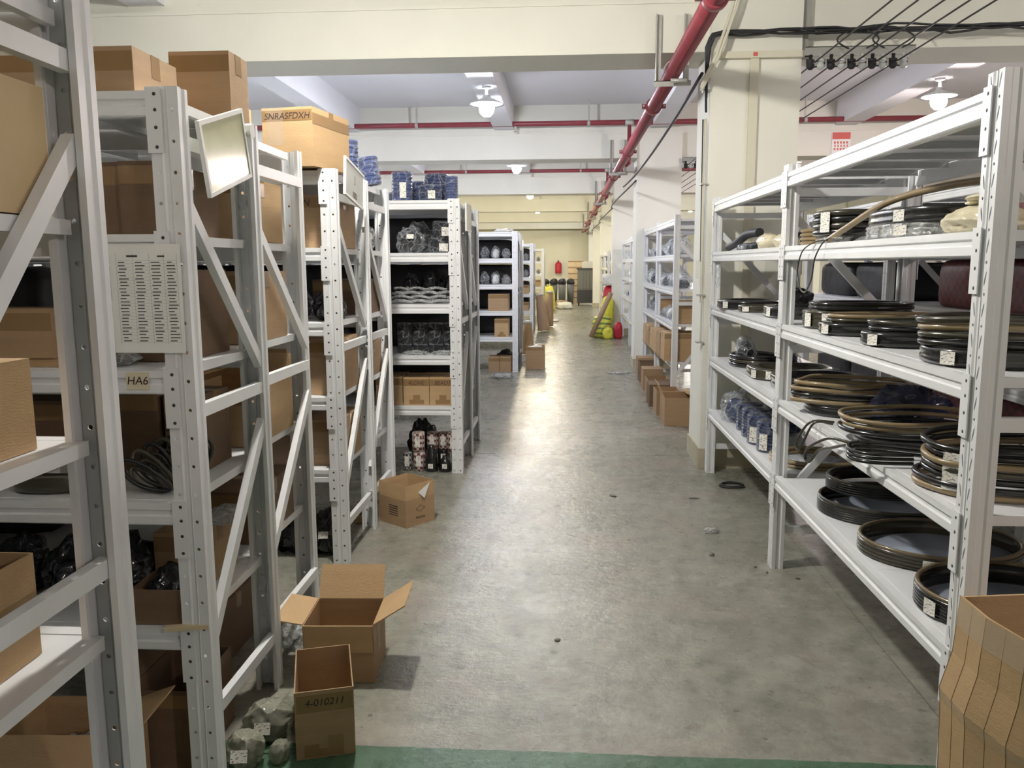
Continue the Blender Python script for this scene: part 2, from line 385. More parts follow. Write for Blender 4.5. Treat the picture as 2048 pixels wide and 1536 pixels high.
# ------------------------------------------------------------------ mesh helpers
class MB:
    def __init__(s):
        s.bm = bmesh.new()

    def box(s, a, b, m=None):
        (x0, y0, z0), (x1, y1, z1) = a, b
        v = [s.bm.verts.new(p) for p in ((x0, y0, z0), (x1, y0, z0), (x1, y1, z0), (x0, y1, z0), (x0, y0, z1), (x1, y0, z1), (x1, y1, z1), (x0, y1, z1))]
        if m is not None:
            for q in v:
                q.co = m @ q.co
        for f in ((0, 3, 2, 1), (4, 5, 6, 7), (0, 1, 5, 4), (1, 2, 6, 5), (2, 3, 7, 6), (3, 0, 4, 7)):
            s.bm.faces.new([v[i] for i in f])
        return s

    def hexa(s, pts):
        v = [s.bm.verts.new(p) for p in pts]
        for f in ((0, 3, 2, 1), (4, 5, 6, 7), (0, 1, 5, 4), (1, 2, 6, 5), (2, 3, 7, 6), (3, 0, 4, 7)):
            s.bm.faces.new([v[i] for i in f])
        return s

    def bar(s, a, b, wx, wz, up=(0, 0, 1), roll_=0):
        a, b = Vector(a), Vector(b)
        d = (b - a).normalized()
        u = Vector(up)
        if abs(d.dot(u)) > 0.98:
            u = Vector((1, 0, 0))
        side = d.cross(u).normalized()
        u = side.cross(d).normalized()
        pts = []
        for e in (a, b):
            for sx, sz in ((-1, -1), (1, -1), (1, 1), (-1, 1)):
                pts.append(e + side * sx * wx / 2 + u * sz * wz / 2)
        return s.hexa(pts)

    def tube(s, pts, r, seg=8, closed=False, sq=1.0):
        pts = [Vector(p) for p in pts]
        n = len(pts)
        rings = []
        prev = None
        for i, p in enumerate(pts):
            if closed:
                d = (pts[(i + 1) % n] - pts[i - 1]).normalized()
            else:
                d = (pts[min(i + 1, n - 1)] - pts[max(i - 1, 0)]).normalized()
            if prev is None:
                u = Vector((0, 0, 1)) if abs(d.z) < 0.9 else Vector((1, 0, 0))
            else:
                u = prev
            side = d.cross(u).normalized()
            u = side.cross(d).normalized()
            prev = u
            rr = r[i] if isinstance(r, (list, tuple)) else r
            rings.append([s.bm.verts.new(p + side * math.cos(2 * PI * k / seg) * rr + u * math.sin(2 * PI * k / seg) * rr * sq) for k in range(seg)])
        m = n if closed else n - 1
        for i in range(m):
            A, B = rings[i], rings[(i + 1) % n]
            for k in range(seg):
                f = s.bm.faces.new((A[k], A[(k + 1) % seg], B[(k + 1) % seg], B[k]))
                f.smooth = True
        if not closed:
            s.bm.faces.new(rings[0][::-1])
            s.bm.faces.new(rings[-1])
        return s

    def lathe(s, prof, seg=24, c=(0, 0, 0), smooth=True, rx=1.0, ry=1.0, m=None):
        rings = []
        for r, z in prof:
            if r < 1e-6:
                rings.append([s.bm.verts.new((c[0], c[1], c[2] + z))])
            else:
                rings.append([s.bm.verts.new((c[0] + r * rx * math.cos(2 * PI * k / seg), c[1] + r * ry * math.sin(2 * PI * k / seg), c[2] + z)) for k in range(seg)])
        if m is not None:
            for q in rings:
                for v in q:
                    v.co = m @ v.co
        for A, B in zip(rings, rings[1:]):
            for k in range(seg):
                k2 = (k + 1) % seg
                if len(A) == 1 and len(B) == 1:
                    continue
                if len(A) == 1:
                    f = s.bm.faces.new((A[0], B[k2], B[k]))
                elif len(B) == 1:
                    f = s.bm.faces.new((A[k], A[k2], B[0]))
                else:
                    f = s.bm.faces.new((A[k], A[k2], B[k2], B[k]))
                f.smooth = smooth
        return s

    def prism(s, poly, axis, a, b):
        """poly: 2D outline; axis 'x','y','z' extruded from a to b."""
        def P(u, v, t):
            return {'x': (t, u, v), 'y': (u, t, v), 'z': (u, v, t)}[axis]
        A = [s.bm.verts.new(P(u, v, a)) for u, v in poly]
        B = [s.bm.verts.new(P(u, v, b)) for u, v in poly]
        n = len(poly)
        for i in range(n):
            s.bm.faces.new((A[i], A[(i + 1) % n], B[(i + 1) % n], B[i]))
        s.bm.faces.new(A[::-1])
        s.bm.faces.new(B)
        return s

    def sheet(s, line, axis, a, b):
        def P(u, v, t):
            return {'x': (t, u, v), 'y': (u, t, v), 'z': (u, v, t)}[axis]
        A = [s.bm.verts.new(P(u, v, a)) for u, v in line]
        B = [s.bm.verts.new(P(u, v, b)) for u, v in line]
        for i in range(len(line) - 1):
            s.bm.faces.new((A[i], A[i + 1], B[i + 1], B[i]))
        return s

    def mesh(s, name, mat_=None, normals=True):
        if normals:
            bmesh.ops.recalc_face_normals(s.bm, faces=s.bm.faces)
        me = bpy.data.meshes.new(name)
        s.bm.to_mesh(me)
        s.bm.free()
        if mat_ is not None:
            me.materials.append(MT[mat_] if isinstance(mat_, str) else mat_)
        return me

    def build(s, name, mat_, parent=None, normals=True):
        return link(name, s.mesh(name, mat_, normals), parent)


def link(name, me, parent=None, loc=None, rz=None):
    o = bpy.data.objects.new(name, me)
    COL.objects.link(o)
    if parent is not None:
        o.parent = parent
    if loc is not None:
        o.location = loc
    if rz is not None:
        o.rotation_euler = (0, 0, rz)
    return o


def tag(o, label, cat, group=None, kind=None):
    o['label'] = label
    o['category'] = cat
    if group:
        o['group'] = group
    if kind:
        o['kind'] = kind
    return o


def thing(name, label, cat, loc=(0, 0, 0), rz=0.0, group=None, rot=None):
    o = bpy.data.objects.new(name, None)
    COL.objects.link(o)
    o.empty_display_size = 0.1
    o.location = loc
    o.rotation_euler = rot if rot else (0, 0, rz)
    return tag(o, label, cat, group)


def struct(name, mb, m):
    o = mb.build(name, m)
    o['kind'] = 'structure'
    return o


def text_mesh(txt, size, m, parent, loc, rot, name='writing', shear=0.2, extrude=0.0004, sx=1.0):
    c = bpy.data.curves.new('txt', 'FONT')
    c.body = txt
    c.size = size
    c.shear = shear
    c.extrude = extrude
    c.align_x = 'CENTER'
    c.align_y = 'CENTER'
    t = bpy.data.objects.new('txt', c)
    COL.objects.link(t)
    dg = bpy.context.evaluated_depsgraph_get()
    me = bpy.data.meshes.new_from_object(t.evaluated_get(dg))
    bpy.data.objects.remove(t)
    bpy.data.curves.remove(c)
    me.materials.clear()
    me.materials.append(MT[m])
    o = link(name, me, parent)
    o.location = loc
    o.rotation_euler = rot
    o.scale = (sx, 1, 1)
    return o


# ------------------------------------------------------------------ the hall
XL, XR, Y0, Y1, ZC = -9.0, 9.0, -7.0, 36.5, 3.80
struct('floor', MB().box((XL, Y0, -0.1), (XR, Y1, 0)), 'floor')
struct('ceiling', MB().box((XL, Y0, ZC), (XR, Y1, ZC + 0.15)), 'ceil')
struct('wall_left', MB().box((XL - 0.2, Y0, 0), (XL, Y1, ZC)), 'wall')
struct('wall_right', MB().box((XR, Y0, 0), (XR + 0.2, Y1, ZC)), 'wall')
struct('wall_back', MB().box((XL - 0.2, Y0 - 0.2, 0), (XR + 0.2, Y0, ZC)), 'wall')
struct('wall_far', MB().box((XL - 0.2, Y1, 0), (XR + 0.2, Y1 + 0.2, ZC)), 'farwall')
BEAMY = [0.4, 6.25, 12.2, 18.1, 24.0, 29.9, 35.7]
for yb in BEAMY:
    mb = MB().box((XL, yb, 3.04), (XR, yb + 0.50, 3.40)).box((XL, yb + 0.05, 3.40), (XR, yb + 0.45, ZC))
    mb.box((XL, yb - 0.012, 3.375), (XR, yb, 3.40))
    struct('trim_1', mb, 'beam')
for yb in BEAMY:
    for xc in (1.03, 7.2, -5.6):
        struct('trim_2', MB().box((xc, yb - 0.09, 0.15), (xc + 0.63, yb + 0.46, 3.38)), 'beam')
        struct('baseboard_column', MB().box((xc - 0.012, yb - 0.102, 0), (xc + 0.642, yb + 0.472, 0.15)), 'plinth')
for xs in (-7.6, -5.3, -3.13, -0.88, 1.36, 3.95, 6.3):
    struct('trim_3', MB().box((xs - 0.14, Y0, 3.46), (xs + 0.14, Y1, ZC + 0.01)), 'ceil')


# ------------------------------------------------------------------ lamps
def make_lamp(label, x, y, bulb, zb=3.24):
    t = thing('pendant_lamp', label, 'lamp', (x, y, zb))
    MB().lathe([(0, 0.225), (0.05, 0.225), (0.05, 0.20), (0.012, 0.19), (0.012, 0.12), (0, 0.12)], 16).build('ceiling_mount', 'shade', t)
    MB().lathe([(0.02, 0.135), (0.035, 0.13), (0.05, 0.10), (0.10, 0.075), (0.19, 0.035), (0.192, 0.028), (0.10, 0.066), (0.045, 0.09), (0.02, 0.10)], 28).build('lamp_shade', 'shade', t)
    me = MB().lathe([(0, -0.10), (0.04, -0.092), (0.074, -0.055), (0.084, -0.01), (0.070, 0.035), (0.04, 0.07), (0.032, 0.11), (0, 0.11)], 20).mesh('bulb', bulb)
    link('bulb', me, t)
    return t


names = {3.4: 'nearest', 9.3: 'in the bay past the first beam', 15.0: 'in the bay past the second beam', 20.8: 'in the bay past the third beam', 26.6: 'in the bay past the fourth beam', 32.4: 'in front of the far wall'}
for y in (-2.5, 3.4, 9.3, 15.0, 20.8, 26.6, 32.4):
    pl = names.get(y, 'behind the camera')
    bulb = {-2.5: NEUT, 3.4: NEAR, 9.3: COOL, 15.0: COOL, 20.8: WARM, 26.6: WARM, 32.4: NEUT}[y]
    if y > 0:
        make_lamp('lit white pendant lamp over the aisle, %s' % pl, -0.86, y, bulb)
    make_lamp('lit white pendant lamp right of columns, %s' % pl, 3.95, y, DIM_FILL if y == 3.4 else PINK if y < 18 else NEUT)  # the dim one is unseen, added to brighten the near right beam
    if y > 5:
        make_lamp('lit white pendant lamp at far left, %s' % pl, -5.3, y, COOL if y < 18 else WARM)

# ------------------------------------------------------------------ sprinkler pipes
PX, PZ = 0.775, 2.905
t = thing('sprinkler_main_pipe', 'thick dark red sprinkler main running along the aisle under the ceiling', 'pipe', (PX, 0, PZ))
MB().tube([(0, -6.5, 0), (0, 36.0, 0)], 0.057, 20).build('pipe', 'red', t)
for yc in (4.55, 7.55, 10.5, 13.4, 16.4, 19.5, 22.4, 25.5, 28.4):
    mb = MB().tube([(0, yc - 0.035, 0), (0, yc - 0.03, 0), (0, yc + 0.03, 0), (0, yc + 0.035, 0)], [0.062, 0.071, 0.071, 0.062], 20)
    mb.box((-0.105, yc - 0.02, -0.018), (-0.06, yc + 0.02, 0.018)).box((0.06, yc - 0.02, -0.018), (0.105, yc + 0.02, 0.018))
    c = mb.build('coupling', 'red', t)
    MB().tube([(-0.088, yc - 0.04, 0), (-0.088, yc + 0.04, 0)], 0.008, 8).build('bolt', 'galv', c)
    MB().tube([(0.088, yc - 0.04, 0), (0.088, yc + 0.04, 0)], 0.008, 8).build('bolt', 'galv', c)
for yb in BEAMY[1:-1]:
    h = thing('pipe_hanger_bracket', 'galvanised steel trapeze bracket holding the red main under the beam at %s' % {6.25: 'the near column', 12.2: 'the second column', 18.1: 'the third column', 24.0: 'the fourth column', 29.9: 'the last column'}[yb], 'bracket', (PX, yb - 0.02, PZ), group='trapeze pipe brackets')
    for sx in (-0.11, 0.09):
        mb = MB().prism([(sx - 0.02, -0.006), (sx + 0.02, -0.006), (sx + 0.02, -0.001), (sx - 0.015, -0.001), (sx - 0.015, 0.0), (sx - 0.02, 0.0)][::1], 'z', -0.085, 0.39)
        mb.box((sx - 0.02, -0.04, -0.085), (sx - 0.015, -0.006, 0.39))
        mb.build('upright_angle', 'galv', h)
    MB().box((-0.14, -0.05, -0.112), (0.12, -0.045, -0.072)).box((-0.14, -0.05, -0.077), (0.12, -0.005, -0.072)).build('cross_angle', 'galv', h)
    MB().tube([(0.068 * math.cos(a), -0.028, 0.068 * math.sin(a)) for a in [PI * k / 10 for k in range(11)]], 0.006, 8).build('u_bolt', 'galv', h)
    MB().tube([(0.085, -0.11, -0.085), (-0.03, -0.11, -0.085)], 0.0145, 8).build('cross_tube', 'galv', h)

for i, yb in enumerate(BEAMY[1:]):
    yy = yb - 0.28
    if i == 0:
        yy = yb + 0.55
        zz = 3.13
    else:
        zz = 3.49
    wl = ['behind the near beam', 'before the second beam', 'before the third beam', 'before the fourth beam', 'before the fifth beam', 'before the far wall'][i]
    t = thing('sprinkler_branch_pipe', 'slim red sprinkler pipe crossing the hall %s' % wl, 'pipe', (0, yy, zz), group='sprinkler branch pipes')
    rr = 0.016 if i == 0 else 0.036
    MB().tube([(XL + 0.1, 0, 0), (XR - 0.1, 0, 0)], rr, 12).build('pipe', 'red', t)
    if i == 0:
        continue
    MB().tube([(PX + 0.12, 0, 0.0), (PX + 0.12, 0, -0.56), (PX + 0.085, 0, -0.583), (PX + 0.0705, 0, -0.585)], 0.028, 10).build('riser', 'red', t)
    MB().tube([(PX + 0.06, 0, 0.0), (PX + 0.18, 0, 0.0)], 0.045, 12).build('tee_fitting', 'galv', t)
    for hx in (-5.2, -2.1, 0.33, 3.3, 5.5):
        MB().box((hx - 0.012, -0.012, 0.0), (hx + 0.012, 0.012, ZC - zz)).build('hanger_strut', 'galv', t)
        MB().tube([(hx - 0.02, 0, 0), (hx + 0.02, 0, 0)], 0.042, 12).build('pipe_clamp', 'galv', t)
    for hx in (-0.7, -3.6, 2.4):
        MB().lathe([(0, 0), (0.016, 0), (0.016, -0.07), (0.008, -0.08), (0.008, -0.10), (0.028, -0.105), (0.028, -0.11), (0, -0.11)], 10, (hx, 0, 0)).build('sprinkler_head', 'galv', t)


# ------------------------------------------------------------------ racks
_cache = {}


def post_mesh(h, slots=False):
    key = ('post', h, slots)
    if key in _cache:
        return _cache[key]
    mb = MB()
    bm = mb.bm
    W, D = 0.040, 0.058
    # returns: web centre groove, web edges and side flanges with a rib
    mb.sheet([(-0.012, 0), (-0.006, 0.004), (0.006, 0.004), (0.012, 0)], 'z', 0, h)
    for s in (-1, 1):
        mb.sheet([(s * 0.032, 0), (s * W, 0), (s * W, 0.018), (s * (W - 0.005), 0.023), (s * (W - 0.005), 0.037), (s * W, 0.042), (s * W, D), (s * (W - 0.014), D), (s * (W - 0.014), D - 0.008)], 'z', 0, h)
        z = 0.0
        k = 0
        while z < h - 1e-6:
            ch = (0.030 if k % 2 == 0 else 0.050) if slots else 0.040
            z1 = min(z + ch, h)
            cx, cz = s * 0.022, (z + z1) / 2
            hw, hh = 0.010, (z1 - z) / 2
            plain = (z1 - z) < ch * 0.9 or (not slots and k % 2 == 1)
            if plain:
                v = [bm.verts.new(p) for p in ((cx - hw, 0, z), (cx + hw, 0, z), (cx + hw, 0, z1), (cx - hw, 0, z1))]
                bm.faces.new(v)
            else:
                O, I = [], []
                for q in range(8):
                    a = q * PI / 4
                    ox = (hw if math.cos(a) > 0.3 else -hw if math.cos(a) < -0.3 else 0)
                    oz = (hh if math.sin(a) > 0.3 else -hh if math.sin(a) < -0.3 else 0)
                    O.append(bm.verts.new((cx + ox, 0, cz + oz)))
                    if slots and k % 2 == 1:
                        ex, ez = 0.0032 * math.cos(a), 0.020 * math.sin(a)
                        th = s * R_(-14)
                        ex, ez = ex * math.cos(th) - ez * math.sin(th), ex * math.sin(th) + ez * math.cos(th)
                    else:
                        r = 0.0052 if not slots else 0.0042
                        ex, ez = r * math.cos(a), r * math.sin(a)
                    I.append(bm.verts.new((cx + ex, 0, cz + ez)))
                for q in range(8):
                    bm.faces.new((O[q], O[(q + 1) % 8], I[(q + 1) % 8], I[q]))
            z = z1
            k += 1
    bmesh.ops.recalc_face_normals(bm, faces=bm.faces)
    for f in bm.faces:
        f.normal_update()
    r = bmesh.ops.solidify(bm, geom=bm.faces[:], thickness=0.0022)
    _cache[key] = mb.mesh('upright_post', 'rack')
    return _cache[key]


def beam_mesh(L):
    """Shelf beam from x=0 to x=-L, front face at y=0, top at z=0; three rolled ribs."""
    key = ('beam', round(L, 3))
    if key not in _cache:
        prof = [(0.0, 0.0), (0.0, -0.020), (0.007, -0.024), (0.007, -0.036), (0.0, -0.040), (0.0, -0.062), (0.004, -0.066), (0.034, -0.066), (0.034, 0.0)]
        _cache[key] = MB().prism(prof, 'x', -L, 0).mesh('shelf_beam', 'rack')
    return _cache[key]


def plate_mesh():
    key = 'plate'
    if key not in _cache:
        mb = MB().box((-0.021, -0.0035, -0.16), (0.021, 0, 0.008))
        for z in (-0.145, -0.095, -0.05, -0.01):
            mb.lathe([(0, -0.001), (0.005, -0.001), (0.005, 0.0), (0, 0.0)], 8, (0, 0, 0), m=Matrix.Translation((0.004, -0.0036, z)) @ Matrix.Rotation(PI / 2, 4, 'X'))
        me = mb.mesh('beam_connector', 'rack')
        me.materials.append(MT['hole'])
        for f in me.polygons:
            if f.index >= 6:
                f.material_index = 1
        _cache[key] = me
    return _cache[key]


def shelf_mesh(L, D):
    key = ('shelf', round(L, 3), round(D, 3))
    if key not in _cache:
        mb = MB()
        n = max(2, round(L / 0.32))
        pw = L / n
        for i in range(n):
            x1 = -i * pw
            x0 = x1 - pw + 0.0015
            mb.box((x0, 0.0, -0.0015), (x1, D, 0.0))
            mb.box((x0, 0.002, -0.028), (x0 + 0.0015, D - 0.002, -0.0015)).box((x1 - 0.0015, 0.002, -0.028), (x1, D - 0.002, -0.0015))
            mb.box((x0 + 0.0015, 0.002, -0.028), (x0 + 0.02, D - 0.002, -0.0265)).box((x1 - 0.02, 0.002, -0.028), (x1 - 0.0015, D - 0.002, -0.0265))
        _cache[key] = mb.mesh('shelf_panel', 'rack')
    return _cache[key]


def brace_mesh(a, b):
    """C-channel brace between two (y,z) points in the plane x=0."""
    key = ('brace', tuple(round(v, 3) for v in (*a, *b)))
    if key not in _cache:
        A, B = Vector((0, a[0], a[1])), Vector((0, b[0], b[1]))
        d = (B - A).normalized()
        n = Vector((1, 0, 0)).cross(d).normalized()
        mb = MB()
        for lo, hi, xo, xi in ((-0.019, 0.019, 0.010, 0.012), (-0.019, -0.017, -0.012, 0.010), (0.017, 0.019, -0.012, 0.010)):
            pts = []
            for e in (A, B):
                for x, q in ((xo, lo), (xi, lo), (xi, hi), (xo, hi)):
                    pts.append(e + n * q + Vector((x, 0, 0)))
            mb.hexa(pts)
        _cache[key] = mb.mesh('frame_brace', 'rack')
    return _cache[key]


def make_rack(label, posts, L, nb, levels, h=2.0, rz=0.0, origin=None, group=None, holes=False, skip_beams=(), detail=True, single=False):
    """posts: [(x_right, y)...] front first, world coordinates when rz=0. Front faces local -y, length runs to local -x."""
    ox, oy = origin if origin else posts[0]
    root = thing('storage_rack', label, 'rack', (ox, oy, 0), rz, group)
    P = [(x - (0 if origin else ox), y - (0 if origin else oy)) for x, y in posts]
    D = 0.058
    for b in range(nb + 1):
        for i, (px, py) in enumerate(P):
            o = link('upright_post', post_mesh(h, holes), root)
            if i == 0:
                o.location = (px - 0.04 - b * L, py, 0)
            else:
                o.location = (px - 0.04 - b * L, py + D, 0)
                o.rotation_euler = (0, 0, PI)
        for i in range(len(P) - 1):
            (xa, ya), (xb, yb) = P[i], P[i + 1]
            ya += D if i == 0 else D
            span = yb - ya
            if span < 0.05:
                continue
            zt, zm, zb = h - 0.13, 1.12, 0.20
            segs = [((ya, zt), (yb, zt)), ((ya, 1.76), (yb, 1.20)), ((ya, zm), (yb, zm)), ((yb, 1.00), (ya, 0.36)), ((ya, zb), (yb, zb))]
            if h > 2.05:
                segs = [((ya, 1.90), (yb, 1.90)), ((yb, 1.76), (ya, 1.10)), ((ya, 0.95), (yb, 0.95)), ((ya, zb), (yb, zb))]
            for a, c in segs:
                o = link('frame_brace', brace_mesh((a[0] - ya - 0.015 if a[0] == ya else a[0] - ya + 0.015, a[1]), (c[0] - ya + 0.015 if c[0] != ya else c[0] - ya - 0.015, c[1])), root)
                o.location = ((xa + xb) / 2 - 0.028 - b * L, ya, 0)
    for b in range(nb):
        for lv in levels:
            for i, (px, py) in enumerate(P):
                bl = L - 0.08
                o = link('shelf_beam', beam_mesh(bl), root)
                if i == 0:
                    o.location = (px - 0.08 - b * L, py - 0.002, lv)
                    yo = -0.0025
                else:
                    o.location = (px - 0.08 - b * L - bl, py + D + 0.002, lv)
                    o.rotation_euler = (0, 0, PI)
                if detail:
                    for e in (0, 1):
                        c = link('beam_connector', plate_mesh(), o)
                        c.location = (0.016 if e == 0 else -bl - 0.016, -0.0015, 0)
            for i in range(len(P) - 1):
                (xa, ya), (xb, yb) = P[i], P[i + 1]
                y0 = ya + (0.03 if i == 0 else D + 0.003)
                y1 = yb + 0.02
                o = link('shelf_panel', shelf_mesh(L - 0.09, y1 - y0), root)
                o.location = (min(xa, xb) - 0.045 - b * L, y0, lv + 0.001)
    return root


LV = [1.99, 1.62, 1.25, 0.875, 0.50]
LV0 = [1.99, 1.62, 1.20, 0.80, 0.42]
make_rack('nearest white steel rack at the left edge, cut off by the frame', [(-0.872, 0.24), (-0.872, 0.86), (-0.872, 1.48)], 2.0, 1, LV0, 2.08)
make_rack('second white steel rack on the left, carrying the paper list', [(-1.012, 2.17), (-1.035, 2.74), (-1.09, 3.38)], 2.0, 2, LV)
make_rack('third white steel rack on the left, taped carton on top', [(-1.109, 4.01), (-1.098, 4.58), (-1.098, 5.12)], 2.0, 2, LV)
make_rack('fourth white steel rack on the left, lattice rolls at its foot', [(-0.745, 5.90), (-0.735, 6.46), (-0.735, 7.05)], 2.0, 2, LV)
make_rack('fifth white steel rack on the left, set back behind the lattice roll rack', [(-1.09, 8.75), (-1.09, 9.35), (-1.09, 9.95)], 2.0, 2, LV)
make_rack('sixth white steel rack on the left, plastic wrap on top', [(-0.66, 11.7), (-0.66, 12.3), (-0.66, 12.9)], 2.0, 2, LV, detail=False)
make_rack('seventh white steel rack on the left, beyond the carton on the floor', [(-0.80, 14.9), (-0.80, 15.5), (-0.80, 16.1)], 2.0, 2, LV, detail=False)
make_rack('eighth white steel rack on the left, beside the brown paper rolls', [(-0.69, 18.4), (-0.69, 19.0), (-0.69, 19.6)], 2.0, 2, LV, detail=False)
make_rack('farthest white steel rack on the left, near the far wall', [(-0.60, 24.5), (-0.60, 25.1), (-0.60, 25.7)], 2.0, 2, LV, detail=False)

RR = [(0.0, 0.0), (0.0, 0.56)]
make_rack('long white steel rack on the right full of rubber rings', RR, 1.93, 2, [1.96, 1.615, 1.24, 0.87, 0.485], 2.0, -PI / 2, (1.055, 2.13), holes=True)
make_rack('white steel rack on the right beyond the near column', RR, 1.65, 2, [2.0, 1.63, 1.27, 0.90, 0.50], 2.04, -PI / 2, (1.14, 8.72), detail=False)
make_rack('white steel rack on the right beyond the second column', RR, 2.1, 2, [2.0, 1.63, 1.27, 0.90, 0.50], 2.04, -PI / 2, (1.22, 13.5), detail=False)
make_rack('far white steel rack on the right beyond the third column', RR, 1.9, 2, [1.8, 1.45, 1.1, 0.75, 0.4], 1.85, -PI / 2, (1.03, 20.0), detail=False)
make_rack('shaded steel rack behind the rubber ring rack, plaid sacks near', RR, 2.0, 3, LV, 2.0, -PI / 2, (2.35, 2.2), detail=False)
make_rack('shaded steel rack standing furthest right behind the ring rack', RR, 2.0, 3, LV, 2.0, -PI / 2, (3.7, 3.0), detail=False)


# ------------------------------------------------------------------ builders for what stands on the racks
def rot2(x, y, a):
    return x * math.cos(a) - y * math.sin(a), x * math.sin(a) + y * math.cos(a)


def carton(label, x, y, z, w, d, h, rz=0.0, tone='card', open_=False, flaps=None, tape=True, text=None, group=None, corner=None, tfoot=False, tsize=0.05):
    """cardboard carton, base centre at x,y,z; front is local -y. flaps: {side: (length, angle from straight up)}"""
    if corner == 'fr':      # x,y give the front right base corner
        dx, dy = rot2(-w / 2, d / 2, rz)
        x, y = x + dx, y + dy
    t = thing('cardboard_box', label, 'box', (x, y, z + 0.0008), rz, group)
    a, b, T = w / 2, d / 2, 0.004
    if open_:
        mb = MB().box((-a, -b, 0), (a, b, T)).box((-a, -b, T), (a, -b + T, h)).box((-a, b - T, T), (a, b, h))
        mb.box((-a, -b + T, T), (-a + T, b - T, h)).box((a - T, -b + T, T), (a, b - T, h))
        mb.build('body', tone, t)
    else:
        mb = MB().box((-a, -b, 0), (a, b, h - 0.004))
        mb.box((-a, -b, h - 0.004), (a, -0.0015, h)).box((-a, 0.0015, h - 0.004), (a, b, h))
        mb.build('body', tone, t)
        if tape:
            MB().box((-a - 0.0006, -0.024, h), (a + 0.0006, 0.024, h + 0.0007)).box((a, -0.024, h - 0.06), (a + 0.0007, 0.024, h + 0.0007)).box((-a - 0.0007, -0.024, h - 0.06), (-a, 0.024, h + 0.0007)).build('packing_tape', 'tape', t)
    for side, (ln, ang) in (flaps or {}).items():
        an = R_(ang)
        c, s_ = math.cos(an), math.sin(an)
        L = {'f': w, 'b': w, 'l': d, 'r': d}[side] / 2 - 0.003
        q = {'f': -PI / 2, 'b': PI / 2, 'l': PI, 'r': 0}[side]
        off = {'f': b, 'b': b, 'l': a, 'r': a}[side]
        mb = MB()
        p0 = (0, 0)
        pts = []
        n_ = (c, -s_)
        for (u, v) in ((0, 0), (ln * s_, ln * c)):
            for k in (0, 1):
                pts.append((u - n_[0] * T * k, v - n_[1] * T * k))
        poly = [pts[0], pts[1], pts[3], pts[2]]
        mb.prism([(off + u, v) for u, v in poly], 'y', -L, L)
        for v in mb.bm.verts:
            x0, y0 = rot2(v.co.x, v.co.y, q)
            v.co = Vector((x0, y0, v.co.z + h))
        mb.build('flap', tone if tone != 'card' else 'card2', t)
    if tape and h > 0.1:
        mb = MB().box((-a + 0.001, -b - 0.0007, h - 0.062 if not open_ else h - 0.055), (a - 0.001, -b, h - 0.012))
        if tfoot:
            mb.box((-a * 0.55, -b - 0.0007, 0.006), (a * 0.6, -b, 0.04)).box((-a * 0.25, -b - 0.0007, 0.04), (a * 0.3, -b, 0.075))
        mb.build('tape_strip', 'tape', t)
    if text:
        text_mesh(text, tsize, 'ink', t, (0, -b - 0.0012, h - 0.04), (PI / 2, 0, 0))
    return t


def blob_mesh(name, m, rx, ry, rz, seed, amp=0.25, freq=2.2, sub=3, ridged=True, flat=0.0, boxy=1):
    bm = bmesh.new()
    if boxy < 0.3:
        bmesh.ops.create_cube(bm, size=2.0)
        bmesh.ops.subdivide_edges(bm, edges=bm.edges[:], cuts=7, use_grid_fill=True)
        for v in bm.verts:
            c0 = v.co.copy()
            e = sum((abs(c)) ** 7 for c in c0) ** (1 / 7)
            v.co = c0 / e
    else:
        bmesh.ops.create_icosphere(bm, subdivisions=sub, radius=1.0)
    o = Vector((seed * 3.17, seed * 1.73, seed * 7.1))
    for v in bm.verts:
        n = v.co.normalized()
        raw = v.co.copy()
        f = noise.noise(n * freq + o)
        g = 1 - abs(noise.noise(n * freq * 2.1 + o)) * 2
        k = 1 + amp * f + (amp * 0.55 * g if ridged else 0)
        if ridged:
            k += amp * 0.12 * (1 - 2 * abs(noise.noise(n * freq * 5 + o)))
        if boxy < 0.3:
            n = raw
        elif boxy != 1:
            mx_ = max(abs(n.x), abs(n.y), abs(n.z))
            n = n.lerp(n / mx_, 1 - boxy)
        v.co = Vector((n.x * rx * k, n.y * ry * k, n.z * rz * k))
        if v.co.z < -rz * (1 - flat):
            v.co.z = -rz * (1 - flat)
    for ax, half in ((0, rx), (1, ry)):
        lo = min(v.co[ax] for v in bm.verts)
        hi = max(v.co[ax] for v in bm.verts)
        for v in bm.verts:
            v.co[ax] = ((v.co[ax] - lo) / (hi - lo) * 2 - 1) * half
    lo = min(v.co.z for v in bm.verts)
    hi = max(v.co.z for v in bm.verts)
    for v in bm.verts:
        v.co.z = (v.co.z - lo) / (hi - lo) * rz * 1.75
    for f in bm.faces:
        f.smooth = True
    me = bpy.data.meshes.new(name)
    bm.to_mesh(me)
    bm.free()
    me.materials.append(MT[m])
    return me


def sit(me):
    zmin = min(v.co.z for v in me.vertices)
    for v in me.vertices:
        v.co.z -= zmin
    return me


def bag(label, x, y, z, rx, ry, rz_, seed, film='film', inner='blk', group=None, lab=False, yaw_=0.0, amp=0.3, name='plastic_bag', fill=0.72):
    t = thing(name, label, 'bag', (x, y, z + 0.0008), yaw_, group)
    me = sit(blob_mesh('film', film, rx, ry, rz_, seed, amp, sub=4 if y < 7 else 3, flat=0.25))
    link('film', me, t)
    if inner:
        mi = sit(blob_mesh('contents', inner, rx * fill, ry * fill, rz_ * fill, seed + 5, amp * 0.8, flat=0.2))
        i = link('contents', mi, t)
        i.location = (0, 0, rz_ * 0.08)
    if lab:
        MB().box((-0.025, -0.001, -0.018), (0.025, 0.001, 0.018)).build('label', 'label', t).location = (rx * 0.1, -ry * 1.12, rz_ * 1.0)
        t.children[-1].rotation_euler = (R_(-25), 0, R_(8))
    return t


